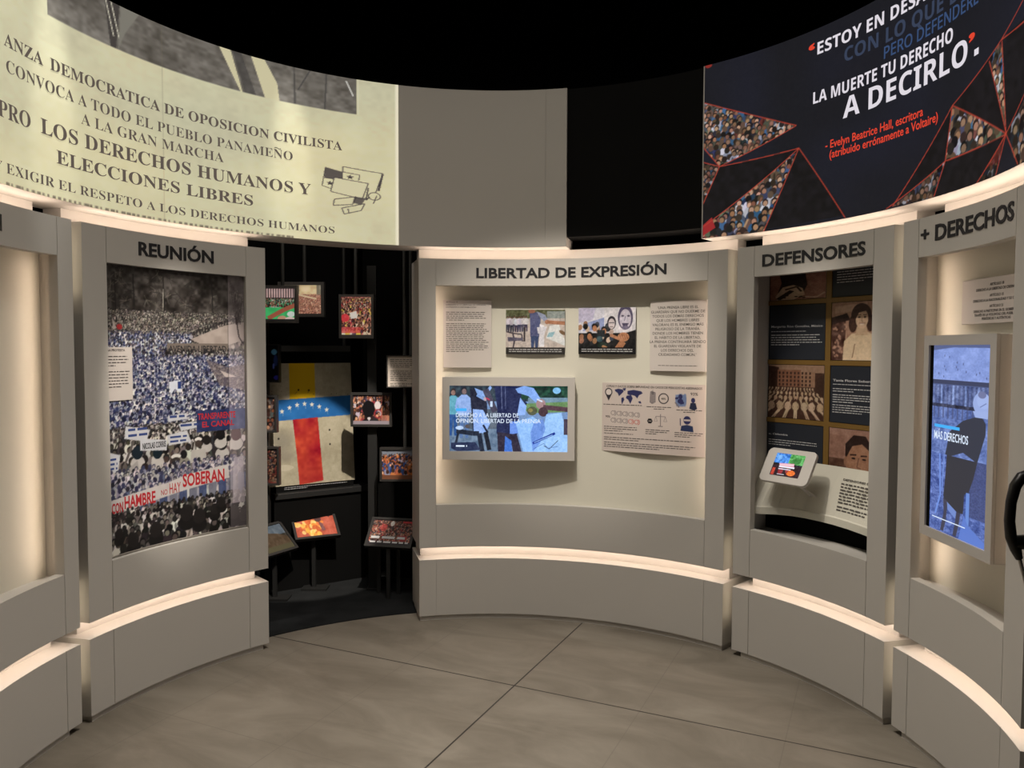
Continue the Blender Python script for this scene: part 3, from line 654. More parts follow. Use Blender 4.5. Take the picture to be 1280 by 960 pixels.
S = Cyl(R + .016); lettering('heading_print', lbb, S, [('RA PROTESTA', 'b', -71.2, -68.1, 1.704, 1.715)], M['ink'], .0003, .0006)
V, F = greek([(-71.2, -67.3, 1.682, 4, .0145, .006, 1, 'l'), (-71.2, -67.3, 1.610, 6, .0145, .006, 2, 'l')], S, .0008); put('body_print', V, F, M['ink'], lbb)

# ------------------------------------------------------------------ panels in the central niche
RB = R + .14
def board(name, label, cat, th, r, u0, u1, z0, z1, thick=.014, m='paper', group=None):
    S = Flat(th, r); mid = S.map((u0 + u1) / 2, z0, -.01)
    t = thing(name, label, cat, mid, group)
    mb = S.box(MB(), u0, u1, z0, z1, -thick, 0); FACEOF[t.name] = bevel(mb.put('board', M[m], t), .0015, 1)
    so = MB()
    for a in (u0 + .04, u1 - .04):
        for b in (z0 + .05, z1 - .05): S.box(so, a - .008, a + .008, b - .008, b + .008, -(RB + .006 - r), -thick)
    so.put('spacer', M['paper'], t)
    return t, S
t, S = board('text_placard', 'tall text panel headed ARTÍCULO 19 at top left of the wide niche', 'text panel', -5.19, R + .112, -.155, .155, 1.600, 2.034)
lettering('heading_print', FACEOF[t.name], S, [('ARTÍCULO 19', 'm', -.137, None, 2.016, 2.0245), ('DERECHO A LA LIBERTAD DE OPINIÓN,', 'm', -.137, .118, 1.999, 2.007), ('EXPRESIÓN E INFORMACIÓN', 'm', -.137, .055, 1.984, 1.992)], M['ink'], .0003, .0004)
V, F = greek([(-.137, .138, 1.958, 5, .0125, .0062, 11, 'l'), (-.137, .138, 1.884, 16, .0118, .0060, 12, 'l')], S, .0006); put('body_print', V, F, M['ink'], FACEOF[t.name])
t, S = board('text_placard', 'quote panel of centred capitals at top right of the wide niche', 'text panel', 33.79, R + .112, -.180, .178, 1.590, 2.016)
Q = ['‘UNA PRENSA LIBRE ES EL', 'GUARDIÁN QUE NO DUERME DE', 'TODOS LOS DEMÁS DERECHOS', 'QUE LOS HOMBRES LIBRES', 'VALORAN; ES EL ENEMIGO MÁS', 'PELIGROSO DE LA TIRANÍA.', 'DONDE LOS HOMBRES TIENEN', 'EL HÁBITO DE LA LIBERTAD,', 'LA PRENSA CONTINUARÁ SIENDO', 'EL GUARDIÁN VIGILANTE DE', 'LOS DERECHOS DEL', 'CIUDADANO COMÚN.’']
lettering('quote_print', FACEOF[t.name], S, [(q, 'm', -.003, None, 1.9665 - k * .0258, 1.9825 - k * .0258, 'c') for k, q in enumerate(Q)], M['ink'], .0003, .0004)
V, F = greek([(-.125, .125, 1.626, 1, .01, .005, 5, 'j')], S, .0006); put('credit_print', V, F, M['ink'], FACEOF[t.name])

def photo1():
    c = Cv(132, 86, (196, 186, 182), 3); sk = (176, 128, 104)
    c.rect(0, 0, 132, 20, (92, 96, 70)); c.noise(26, 5, 1, box=(0, 0, 132, 20)); c.rect(92, 4, 132, 22, (140, 150, 150)); c.rect(0, 20, 132, 30, (190, 180, 176)); c.noise(7, 6, 2)
    g = np.random.RandomState(2)
    for k in range(9): person(c, 4 + k * 5.2, 13 + g.rand() * 3, 36, jit(g, (206, 206, 218), 20), jit(g, (60, 60, 84), 20), (120, 90, 76), (40, 34, 36))
    c.line([(2, 50), (18, 54), (36, 56), (38, 72)], 3, (70, 62, 72)); c.line([(16, 54), (20, 70), (17, 86)], 3, (64, 58, 70)); c.poly([(4, 62), (40, 64), (38, 70), (6, 72)], (96, 92, 112)); c.line([(42, 40), (42, 72)], 4, (60, 54, 60))
    c.poly([(54, 8), (70, 6), (78, 22), (75, 62), (55, 62)], (88, 94, 134)); c.poly([(56, 60), (74, 60), (72, 86), (66, 86), (65, 66), (63, 86), (57, 86)], (60, 76, 116))
    c.poly([(69, 4), (88, 12), (94, 24), (88, 28), (78, 20)], (150, 160, 190)); c.ell(58, 4, 8, 4.5, (150, 104, 86)); c.ell(92, 28, 5, 5, sk); c.line([(92, 28), (132, 31)], 8, (168, 118, 92))
    c.poly([(76, 32), (86, 36), (86, 84), (74, 84)], (224, 224, 234)); c.poly([(70, 40), (92, 38), (86, 58), (72, 54)], (218, 218, 230))
    c.poly([(98, 36), (118, 34), (132, 70), (132, 82), (90, 64)], (222, 226, 230)); c.poly([(96, 52), (110, 50), (104, 62), (92, 62)], (150, 190, 206)); c.ell(126, 52, 8, 4, (120, 96, 74), 1, .6)
    return c.grain(13).out()
def photo2():
    c = Cv(132, 92, (206, 206, 220), 3)
    c.poly([(0, 0), (40, 0), (34, 24), (0, 30)], (190, 186, 214)); c.poly([(20, 30), (66, 18), (60, 44), (10, 46)], (140, 154, 200)); c.rect(60, 0, 132, 60, (214, 212, 220)); c.noise(6, 8, 1)
    c.rect(0, 50, 132, 92, (30, 30, 32)); g = np.random.RandomState(3)
    for k in range(26):
        x, y = g.uniform(0, 80), g.uniform(30, 72); c.ell(x, y, 5, 6, jit(g, [(34, 34, 38), (150, 110, 84), (196, 176, 160), (60, 66, 84)][k % 4], 14), 1, g.rand())
    for x, y in ((38, 36), (60, 42), (26, 52)): c.ell(x, y, 7, 5, (30, 28, 30)); c.ell(x, y + 5, 5, 6, (176, 124, 92))
    c.rect(44, 44, 62, 58, (40, 46, 50)); c.ell(50, 62, 7, 6, (60, 84, 92)); c.ell(56, 74, 12, 6, (40, 54, 48)); c.ell(64, 80, 10, 4, (176, 130, 96), 1, .5)
    c.poly([(90, 0), (127, 0), (122, 44), (94, 48)], (226, 222, 232)); c.ell(108, 20, 17, 24, (86, 80, 108)); c.ell(108, 23, 13, 19, (198, 192, 208))
    for x in (102, 115): c.ell(x, 17, 3.4, 1.6, (70, 64, 90))
    c.line([(108, 18), (106, 27)], 1.6, (110, 104, 130)); c.poly([(100, 31), (116, 31), (112, 37), (103, 37)], (80, 74, 100)); c.ell(108, 40, 8, 4, (120, 114, 140))
    c.ell(77, 30, 10, 13, (52, 48, 58)); c.ell(77, 32, 7.5, 10, (206, 196, 200)); c.line([(71, 30), (83, 30)], 1.4, (60, 56, 66)); c.line([(73, 38), (81, 38)], 1.2, (90, 80, 86))
    c.poly([(94, 54), (132, 44), (132, 92), (100, 92)], (28, 28, 30)); c.line([(86, 88), (104, 66)], 14, (168, 118, 88)); c.ell(104, 58, 13, 9, (186, 134, 102)); c.line([(74, 54), (96, 62)], 6, (180, 128, 98))
    for k in range(4): c.line([(95 + k * 5, 52), (99 + k * 5, 62)], 1, (120, 78, 60))
    c.rect(0, 78, 132, 92, (24, 24, 26)); return c.grain(13).out()
for nm, lab, th, u0, u1, z0, z1, im in (('mounted_photograph', 'photo panel of a man signing a white placard on the left above the television', 7.41, -.190, .190, 1.688, 1.973, photo1()), ('mounted_photograph', 'photo panel of press cameras and a raised fist beside the quote panel', 20.73, -.184, .182, 1.691, 1.982, photo2())):
    t, S = board(nm, lab, 'photo panel', th, R + .112, u0, u1, z0, z1, .012, 'frame', 'photo panels in the wide niche')
    zz = z0 + .044 if th < 10 else z0 + .0
    sheet('photo_print', FACEOF[t.name], S, u0, u1, zz, z1, im, M['print'], .0006)
    V, F = greek([(u0 + .02, u1 - .02, z0 + .033, 2, .013, .0065, int(th), 'j')], S, .0012); put('caption_print', V, F, M['txtwhite'], FACEOF[t.name])

# infographic
t, S = board('infographic_placard', 'wide infographic panel of icons and fine print right of the television', 'text panel', 29.42, R + .112, -.337, .322, 1.080, 1.512)
c = Cv(264, 173, (202, 190, 184), 3); nv = (48, 50, 92); dk = (46, 42, 50); gy = (122, 114, 116)
c.ring(18, 24, 8.5, 3.2, dk); c.poly([(10, 30), (26, 30), (18, 46)], dk); c.ell(18, 24, 7.4, 7.4, (214, 204, 200))
for pts in ([(34, 18), (44, 15), (56, 17), (58, 22), (52, 28), (46, 34), (42, 26), (36, 22)], [(55, 14), (64, 13), (62, 20), (58, 19)], [(52, 38), (58, 36), (60, 42), (54, 54), (52, 46)], [(68, 20), (84, 17), (104, 20), (108, 25), (98, 30), (94, 38), (88, 32), (80, 30), (72, 30), (68, 28)], [(66, 32), (78, 30), (82, 38), (76, 52), (70, 42), (64, 38)], [(96, 46), (102, 44), (105, 50), (100, 50)]):
    c.poly([(a, b) for a, b in pts], nv)
c.poly([(127, 20), (132, 18), (141, 22), (141, 46), (132, 50), (126, 46)], gy); [c.line([(128, 24 + k * 4), (140, 26 + k * 4)], .8, (196, 186, 182)) for k in range(6)]; c.ring(133.5, 24, 2, 1, dk); c.line([(134, 15), (134, 20)], 1, gy)
c.ring(161, 36, 12, 2.4, dk)
for k in range(60):
    g = random.Random(k); c.rect(190 + g.uniform(0, 27), 22 + g.uniform(0, 30), 192 + g.uniform(0, 27), 24 + g.uniform(0, 30), (110, 128, 168), .6)
c.ell(203, 30, 5, 6, nv); c.ell(203, 41, 7, 6, nv); c.poly([(190, 32), (198, 31), (198, 36), (190, 37)], nv); c.line([(190, 44), (200, 56)], 3, gy); c.poly([(202, 44), (212, 42), (212, 47), (203, 49)], nv)
c.ell(234, 38, 5, 6, nv); c.poly([(228, 44), (240, 44), (244, 58), (236, 62), (225, 58)], (40, 46, 70))
for r_ in range(2):
    for k in range(5):
        col = (188, 92, 86) if (r_ == 1 and k >= 3) else gy
        x, y = 30 + k * 15.5, 76 + r_ * 18 + k * .6; c.ring(x, y, 5, 1.3, col); c.line([(x + 4, y - 6), (x + 8, y - 3), (x + 8, y + 4), (x + 4, y + 7)], 1.4, col)
c.poly([(127 + 7 * math.cos(k * 1.047), 92 + 7 * math.sin(k * 1.047)) for k in range(6)], (30, 28, 32)); c.ell(125, 92, 1.2, 1.2, (200, 190, 186)); c.ell(129, 92, 1.2, 1.2, (200, 190, 186))
c.line([(154, 74), (154, 104)], 1.8, gy); c.line([(142, 80), (166, 80)], 1.2, gy); c.line([(148, 104), (160, 104)], 2, gy)
for x in (142, 166): c.line([(x, 80), (x - 4, 92), (x + 4, 92), (x, 80)], .9, gy)
c.ell(220, 86, 9, 10, nv); c.rect(212, 84, 228, 88, (196, 186, 184)); c.poly([(204, 112), (206, 100), (220, 97), (234, 100), (236, 114)], (44, 56, 92)); c.line([(204, 100), (203, 82)], 2, nv)
sheet('icon_print', FACEOF[t.name], S, -.337, .322, 1.080, 1.512, c.out(), M['print'], .0006)
iu = lambda x: -.337 + x / 264 * .659
iz = lambda y: 1.512 - y / 173 * .432
lettering('heading_print', FACEOF[t.name], S, [('CIFRAS Y DATOS SOBRE IMPUNIDAD EN CASOS DE PERIODISTAS ASESINADOS', 'm', iu(12), iu(256), iz(11.5), iz(6)), ('48%', 'm', iu(155), iu(167), iz(38.5), iz(33.5)), ('93%', 'm', iu(228), iu(246), iz(26), iz(19)), ('90%', 'm', iu(10), iu(22), iz(88), iz(83))], M['ink'], .0003, .0014)
V, F = greek([(iu(4), iu(106), iz(54), 1, .013, .006, 1, 'j'), (iu(118), iu(182), iz(56), 2, .012, .006, 2, 'c'), (iu(190), iu(260), iz(61), 2, .012, .006, 3, 'c'), (iu(6), iu(104), iz(110), 3, .013, .006, 4, 'l'), (iu(116), iu(180), iz(113), 3, .012, .006, 5, 'l'), (iu(190), iu(262), iz(116), 3, .012, .006, 6, 'l'), (iu(6), iu(84), iz(127), 1, .013, .006, 7, 'j'), (iu(6), iu(258), iz(137), 2, .013, .0065, 8, 'l'), (iu(6), iu(260), iz(150), 3, .013, .0065, 9, 'l')], S, .0014); put('body_print', V, F, M['ink'], FACEOF[t.name])

# ------------------------------------------------------------------ televisions
def television(label, th, r, hw, z0, z1, bez, depth, img, base_z):
    S = Flat(th, r); t = thing('television', label, 'television', S.map(0, z0, -depth / 2))
    bv, bh = bez
    mb = MB(); S.box(mb, -hw, hw, z0, z1, -depth, -.012); bevel(mb.put('casing', M['tvwhite'], t), .003)
    mb = MB()
    for a in ((-hw, hw, z1 - bh, z1), (-hw, hw, z0, z0 + bh), (-hw, -hw + bv, z0 + bh, z1 - bh), (hw - bv, hw, z0 + bh, z1 - bh)): S.box(mb, *a, -.012, 0)
    mb.put('bezel', M['tvwhite'], t)
    sc = sheet('screen', t, S, -hw + bv, hw - bv, z0 + bh, z1 - bh, img, M['tv'], -.009)
    return t, S, sc
c = Cv(300, 168, (120, 150, 196), 2)
c.rect(0, 0, 300, 40, (52, 66, 78)); c.noise(22, 8, 1, (.7, 1, .9), box=(0, 0, 300, 60)); c.rect(180, 0, 300, 34, (30, 66, 54)); c.noise(30, 7, 3, (.5, 1, .6), box=(180, 0, 300, 34)); c.rect(200, 30, 300, 60, (120, 150, 170)); c.poly([(180, 46), (300, 40), (300, 66), (200, 70)], (110, 146, 96)); c.ell(272, 12, 10, 8, (130, 190, 236))
c.rect(0, 96, 130, 168, (108, 130, 156)); c.rect(0, 60, 130, 110, (92, 104, 120)); c.noise(16, 9, 4, box=(0, 60, 130, 168))
person(c, 10, 8, 120, (100, 170, 190), (50, 90, 150), (150, 120, 110), (60, 50, 50)); person(c, 38, 4, 130, (150, 180, 236), (90, 120, 170), (130, 110, 110), (40, 40, 50))
c.poly([(52, 10), (70, 6), (96, 44), (98, 110), (60, 118), (56, 60)], (36, 40, 60)); c.poly([(64, 6), (90, 16), (104, 0), (108, 6), (92, 30), (72, 24)], (140, 176, 236)); c.line([(70, 24), (92, 36)], 7, (130, 166, 226)); c.ell(92, 34, 5, 5, (190, 170, 180))
c.poly([(60, 60), (86, 62), (104, 96), (92, 122), (62, 118)], (150, 184, 246)); c.line([(86, 100), (98, 120)], 5, (30, 36, 60))
c.line([(18, 116), (60, 122), (76, 122), (84, 168)], 12, (34, 42, 60)); c.line([(24, 116), (16, 150)], 6, (40, 48, 64)); c.poly([(4, 146), (66, 144), (80, 164), (20, 168), (4, 160)], (44, 54, 86)); c.line([(92, 118), (102, 164)], 11, (30, 34, 46)); c.ell(26, 108, 10, 5, (190, 214, 250)); c.ell(46, 104, 6, 5, (90, 84, 86))
c.line([(92, 10), (116, 66)], 16, (74, 72, 92)); c.rect(104, 40, 110, 54, (200, 220, 250)); c.ell(98, 34, 6, 2, (190, 60, 90), 1, .5)
c.poly([(114, 0), (186, 0), (178, 60), (172, 126), (120, 122), (122, 60)], (36, 44, 84)); c.poly([(166, 4), (176, 30), (198, 44), (180, 70), (172, 60)], (36, 44, 84))
c.poly([(180, 30), (196, 52), (192, 74), (172, 76)], (150, 186, 250)); c.line([(132, 0), (134, 60)], 1.4, (120, 130, 170)); c.line([(142, 0), (143, 60)], 1.2, (110, 120, 160))
c.poly([(154, 92), (172, 90), (176, 120), (154, 124)], (110, 150, 236)); c.poly([(122, 118), (172, 124), (184, 168), (162, 168), (156, 136), (148, 168), (124, 168)], (50, 44, 62)); c.poly([(142, 128), (158, 140), (160, 168), (140, 168)], (70, 120, 214))
c.poly([(168, 8), (190, 0), (214, 6), (232, 34), (224, 46), (200, 26), (174, 18)], (136, 176, 246)); c.ell(232, 46, 12, 13, (170, 138, 140)); c.line([(222, 34), (236, 40)], 4, (220, 232, 252))
c.line([(238, 54), (300, 60)], 12, (88, 62, 72)); c.ell(238, 66, 12, 12, (74, 54, 62)); c.ell(210, 64, 13, 11, (84, 88, 66)); c.ell(206, 62, 6, 5, (140, 130, 80))
c.poly([(168, 92), (212, 78), (232, 92), (240, 168), (188, 168)], (150, 196, 255)); c.poly([(246, 72), (284, 68), (300, 130), (300, 168), (214, 168), (238, 110)], (158, 202, 255)); c.poly([(214, 96), (238, 84), (244, 110), (230, 146), (212, 168), (206, 120)], (104, 142, 224), .8)
c.line([(212, 146), (268, 120)], 6, (24, 52, 150)); c.line([(216, 144), (262, 124)], 2, (150, 190, 250)); c.line([(240, 152), (254, 160), (276, 138)], 2, (70, 90, 120)); c.line([(214, 160), (240, 146), (250, 158), (274, 154)], 1.2, (80, 110, 180)); c.rect(290, 84, 300, 124, (70, 60, 78))
t, S, sc = television('white framed landscape television showing people around a placard in the wide niche', 2.6, R, .419, 1.018, 1.543, (.045, .054), .136, c.grain(11).out(), 1.0)
lettering('caption_lettering', sc, S, [('DERECHO A LA LIBERTAD DE', 'm', -.333, .065, 1.289, 1.315), ('OPINIÓN, LIBERTAD DE LA PRENSA', 'm', -.333, .205, 1.253, 1.279)], M['e_tv'], .0003, -.0085)
V, F = greek([(-.333, -.262, 1.110, 1, .02, .010, 5, 'j')], S, -.008); put('caption_line', V, F, M['e_tv'], sc)
mb = MB(); S.box(mb, -.333, -.265, 1.327, 1.345, -.0087, -.008); mb.put('caption_tab', M['e_cyan'], sc)

c = Cv(150, 264, (92, 112, 170), 2)
c.rect(0, 0, 150, 84, (132, 154, 218)); c.noise(12, 14, 1); c.noise(10, 3, 2); c.poly([(0, 0), (150, 0), (150, 8), (60, 6), (0, 14)], (84, 96, 140))
for k in range(14): g = random.Random(k); c.ell(g.uniform(5, 145), g.uniform(20, 78), 1.2, 3, (70, 82, 130), .8)
c.rect(0, 84, 150, 96, (52, 60, 92)); c.rect(0, 94, 150, 150, (74, 88, 134))
for k in range(15): c.rect(k * 10, 96, k * 10 + 5, 146, (100, 118, 172) if k % 3 else (140, 164, 222), .7)
c.rect(0, 142, 150, 150, (44, 50, 78)); c.rect(0, 150, 150, 264, (98, 120, 182)); c.noise(26, 12, 3, box=(0, 96, 150, 264)); c.noise(22, 3, 4, box=(0, 96, 150, 264))
for k in range(12): c.rect(k * 12, 150, k * 12 + 4, 176, (70, 80, 122), .7)
c.poly([(88, 176), (128, 158), (140, 176), (140, 200), (124, 264), (118, 264), (90, 250), (62, 264), (46, 264), (56, 206)], (46, 50, 66))
c.ell(130, 132, 20, 26, (152, 172, 226)); c.ell(134, 126, 15, 17, (160, 180, 232)); c.ell(130, 112, 9, 8, (110, 118, 160)); c.poly([(110, 150), (148, 148), (148, 164), (116, 164)], (156, 176, 228)); c.line([(126, 140), (140, 130)], 2, (110, 124, 180))
im = c.out(); c2 = Cv(150, 264, (74, 92, 146), 2)     # lower half: skirt, legs and street
im2 = np.concatenate([im, np.zeros((190, 150, 3))]); c = Cv(150, 190, (80, 102, 170), 2); c.noise(26, 9, 5); c.noise(24, 3, 6); c.rect(100, 0, 150, 130, (66, 78, 128)); c.noise(18, 2, 9)
c.poly([(50, 0), (124, 0), (116, 40), (106, 74), (96, 82), (94, 128), (78, 130), (50, 116), (44, 100), (48, 50)], (46, 47, 58)); c.line([(32, 0), (36, 100), (24, 150)], 4, (112, 146, 226)); c.line([(44, 0), (40, 90)], 3, (110, 140, 214))
c.poly([(44, 104), (56, 112), (52, 160), (46, 186), (38, 186), (46, 140)], (62, 62, 82)); c.poly([(76, 128), (88, 128), (84, 160), (78, 188), (70, 186), (76, 150)], (60, 60, 80)); c.poly([(54, 112), (78, 128), (76, 146), (56, 130)], (112, 138, 204)); c.line([(104, 76), (104, 150)], 8, (104, 140, 214)); c.poly([(84, 190), (96, 130), (106, 150), (150, 180), (150, 190)], (92, 124, 206))
im2[264:] = c.out()
t, S, sc = television('white framed portrait television showing a woman in a dark skirt under a text panel', 90.5, R - .037, .248, .950, 1.782, (.038, .04), .172, im2, .9)
mb = MB(); S.box(mb, -.210, -.186, .990, 1.742, -.0088, -.008); mb.put('screen_margin', M['black'], sc, label='black strip down the left side of the screen')
lettering('caption_lettering', sc, S, [('MÁS DERECHOS', 'm', -.165, .075, 1.362, 1.395)], M['e_tv'], .0003, -.0083)
mb = MB(); S.box(mb, -.165, .015, 1.410, 1.422, -.0088, -.008); mb.put('caption_tab', M['e_cyan'], sc)
mb = MB(); S.box(mb, -.165, .07, 1.040, 1.0435, -.0088, -.008); mb.put('caption_line', M['e_tv'], sc)

t, S = board('text_placard', 'text panel of centred articles above the portrait television', 'text panel', 90.5, R + .108, -.235, .235, 1.828, 2.008)
PD = [('ARTÍCULO 18', 1.975), ('DERECHO A LA LIBERTAD DE CREENCIAS', 1.957), ('ARTÍCULO 15', 1.932), ('DERECHO A LA NACIONALIDAD Y SU CAMBIO', 1.914), ('ARTÍCULO 21', 1.890), ('DERECHO A PARTICIPAR EN EL GOBIERNO, A', 1.872), ('TRAVÉS DE LA VOLUNTAD DEL PUEBLO, EN', 1.857), ('PERIÓDICAS Y AUTÉNTICAS', 1.842)]
lettering('article_print', FACEOF[t.name], S, [(a, 'b', 0.0, None, z, z + .0105, 'c') for a, z in PD], M['ink'], .0003, .0004)

# ------------------------------------------------------------------ DEFENSORES niche
RT = R + .25
CT = Cyl(RT)
rowz = [2.155, 1.985, 1.653, 1.325, .995]; colt = [(48.1, 57.62), (58.5, 68.0), (68.9, 73.2)]
def lat(tt, z, r):
    return any(abs(z - k) < .0126 for k in rowz[1:]) or 57.62 < tt < 58.5 or 68.0 < tt < 68.9
V, F = vox([48, 57.62, 58.5, 68.0, 68.9, 73.2], [.982, 2.15] + [k + d for k in rowz[1:] for d in (-.0125, .0125)], [RT - .012, RT + .001], lat)
put('brass_lattice', V, F, M['gold'], uD, True, label='brass coloured lattice between the tiles')
sep_bg = (168, 132, 110); sep_dk = (52, 32, 26); sep_lt = (196, 168, 142)
def tile_hands():
    c = Cv(96, 84, (150, 104, 88), 3); c.noise(12, 12, 1, (1, .8, .8)); c.noise(8, 3, 2)
    c.poly([(16, 0), (60, 0), (64, 40), (58, 60), (30, 66), (14, 60), (20, 30)], (44, 28, 24)); c.poly([(10, 72), (22, 44), (40, 38), (56, 50), (60, 70), (40, 84), (12, 84)], sep_lt); c.poly([(10, 80), (34, 54), (42, 58), (18, 84)], (40, 24, 20)); c.line([(26, 52), (46, 44), (54, 60)], 4, (50, 30, 26)); c.line([(60, 76), (80, 80), (94, 66)], 4, (190, 160, 140))
    for k in range(8): g = random.Random(k); c.ell(g.uniform(20, 60), g.uniform(60, 80), 3, 2, (48, 30, 26))
    return c.grain(9).out()
def tile_woman():
    c = Cv(96, 84, (176, 138, 118), 3); c.rect(0, 26, 24, 84, (84, 56, 48)); c.noise(34, 5, 1, box=(0, 22, 26, 84)); c.poly([(6, 6), (60, 2), (60, 12), (6, 16)], (200, 166, 146)); c.poly([(0, 22), (26, 16), (32, 26), (0, 32)], (50, 32, 28))
    for k in range(30): g = random.Random(k); c.ell(g.uniform(2, 24), g.uniform(32, 80), g.uniform(1, 3), 1.6, (190, 150, 130), .8, g.random() * 3)
    c.poly([(20, 84), (22, 56), (34, 46), (60, 43), (76, 50), (80, 84)], (222, 198, 168)); c.line([(40, 60), (36, 80)], 1.2, (130, 98, 80)); c.poly([(76, 50), (96, 44), (96, 84), (80, 84)], (160, 122, 102))
    c.ell(50, 20, 17, 17, (66, 42, 34)); c.ell(36, 32, 7, 12, (66, 42, 34)); c.ell(65, 31, 6, 12, (66, 42, 34)); c.poly([(44, 34), (58, 34), (62, 48), (40, 48)], (206, 176, 148)); c.ell(51, 25, 10.5, 13.5, (216, 184, 156)); c.poly([(38, 18), (50, 10), (64, 16), (58, 14), (46, 16), (40, 26)], (66, 42, 34))
    for x in (46.5, 56): c.ell(x, 22.5, 2.2, 1.1, (50, 32, 28)); c.line([(x - 3, 19.5), (x + 3, 19.2)], .9, (70, 46, 38))
    c.line([(51.5, 23), (50.6, 28.5), (52.5, 29)], .8, (150, 112, 92)); c.poly([(46.5, 31), (56.5, 31), (53, 34), (49, 34)], (236, 214, 196)); c.line([(46, 31), (57, 31)], .8, (120, 60, 52)); return c.grain(9).out()
def tile_march():
    c = Cv(96, 84, (70, 46, 36), 3); c.rect(0, 0, 96, 12, (150, 120, 100)); c.poly([(0, 2), (18, 4), (22, 34), (0, 36)], (60, 38, 30)); c.rect(16, 8, 56, 34, (132, 92, 72)); c.rect(56, 12, 80, 34, (150, 116, 94)); c.noise(8, 3, 1)
    for r_ in range(4):
        for k in range(9): c.rect(18 + k * 6.5, 11 + r_ * 6, 21 + k * 6.5, 15 + r_ * 6, (60, 36, 28))
    g = np.random.RandomState(2)
    for row, (y, s, n) in enumerate(((34, 8, 18), (40, 12, 14), (46, 17, 11), (53, 32, 7))):
        for k in range(n):
            x = (k + .5) * 96 / n + g.uniform(-1, 1); ln = (x - 48) * .016 * s
            person(c, x, y, s, jit(g, (190, 164, 138), 10), jit(g, (196, 172, 146), 10), (90, 60, 48), (34, 22, 20), ln)
    c.poly([(84, 20), (96, 14), (96, 50), (80, 40)], (60, 40, 32)); c.noise(6, 2, 3); return c.out()
def tile_man():
    c = Cv(96, 84, (156, 120, 106), 3); c.noise(10, 10, 1); c.rect(0, 10, 26, 40, (142, 106, 92)); c.rect(0, 44, 30, 84, (96, 68, 56)); c.noise(22, 6, 2, box=(0, 44, 34, 84)); c.rect(70, 0, 96, 84, (120, 86, 74))
    c.poly([(6, 84), (26, 72), (78, 68), (92, 84)], (70, 48, 40)); c.ell(50, 44, 21, 28, (158, 116, 92)); c.poly([(28, 46), (28, 22), (42, 8), (62, 8), (74, 24), (72, 44), (68, 28), (56, 20), (40, 24), (34, 34)], (44, 28, 24))
    c.poly([(44, 66), (58, 66), (70, 58), (66, 74), (36, 74), (32, 60)], (120, 82, 64), .6)
    for x in (42, 60): c.line([(x - 6, 37), (x + 5, 36)], 2.2, (50, 30, 26)); c.ell(x, 41.5, 3.4, 1.6, (40, 24, 22)); c.line([(x - 4, 45), (x + 4, 45)], .8, (120, 82, 66))
    c.line([(51, 40), (48, 54), (55, 55)], 1.5, (104, 70, 56)); c.line([(42, 63), (61, 62)], 2.2, (84, 46, 40)); c.line([(44, 67), (58, 67)], .9, (110, 72, 58)); c.ell(29, 47, 3, 7, (144, 104, 82)); c.line([(36, 56), (40, 66)], 1.1, (104, 72, 58)); return c.grain(9).out()
def tile(label, col, row, kind, content):
    t0, t1 = col; z0, z1 = row; cat = 'photo tile' if kind == 'photo' else 'text tile'
    t = thing(kind + '_tile', label, cat, P3((t0 + t1) / 2, RT - .006, z0), 'tiles of the brass lattice')
    V, F = arcbox(t0 + .1, t1 - .1, RT - .010, RT, z0 + .003, z1 - .003); bd = put('board', V, F, M['paper' if kind == 'photo' else 'navy'], t, True)
    S = Cyl(RT - .010)
    if kind == 'photo': sheet('photo_print', bd, S, t0 + .1, t1 - .1, z0 + .003, z1 - .003, content, M['print'], .0006)
    else:
        if content[0]: lettering('name_print', bd, S, content[0], M['txtwhite'], .0003, .0004)
        V, F = greek(content[1], S, .0006); put('body_print', V, F, M['txtwhite'], bd)
Rz = [(rowz[k + 1] + .0125, rowz[k] - (.0125 if k else 0)) for k in range(4)]
tile('sepia photo tile of working hands, top left in the brass lattice', colt[0], (Rz[0][0], 2.15), 'photo', tile_hands())
tile('navy text tile at the top right of the brass lattice', colt[1], (Rz[0][0], 2.15), 'text', ([], [(59.3, 67.6, 2.145, 6, .0135, .006, 3, 'l')]))
tile('navy text tile naming Margarita, left above the marching crowd photo', colt[0], Rz[1], 'text', ([('Margarita Ríos González, México', 'm', 48.5, 57.1, 1.846, 1.858)], [(48.5, 54.4, 1.826, 1, .01, .005, 4, 'j'), (48.5, 57.1, 1.806, 5, .0135, .006, 5, 'l')]))
tile('sepia photo tile of a smiling dark-haired woman in a pale top', colt[1], Rz[1], 'photo', tile_woman())
tile('sepia photo tile of rows of pale figures in a plaza', colt[0], Rz[2], 'photo', tile_march())
tile('navy text tile naming Flores, right of the plaza photo', colt[1], Rz[2], 'text', ([('Tania Flores Soberanis', 'b', 59.0, 66.3, 1.556, 1.568)], [(59.0, 66.0, 1.543, 1, .01, .005, 6, 'j'), (59.0, 67.4, 1.520, 2, .0125, .006, 7, 'l'), (59.0, 67.4, 1.488, 4, .0125, .006, 8, 'l'), (59.0, 67.4, 1.434, 4, .0125, .006, 9, 'l')]))
tile('navy text tile low on the left behind the tablet', colt[0], Rz[3], 'text', ([('o, Colombia', 'm', 48.4, 51.6, 1.240, 1.250)], [(48.4, 57.0, 1.214, 3, .013, .005, 10, 'l')]))
tile('sepia photo tile of a stern man’s face low on the right', colt[1], Rz[3], 'photo', tile_man())
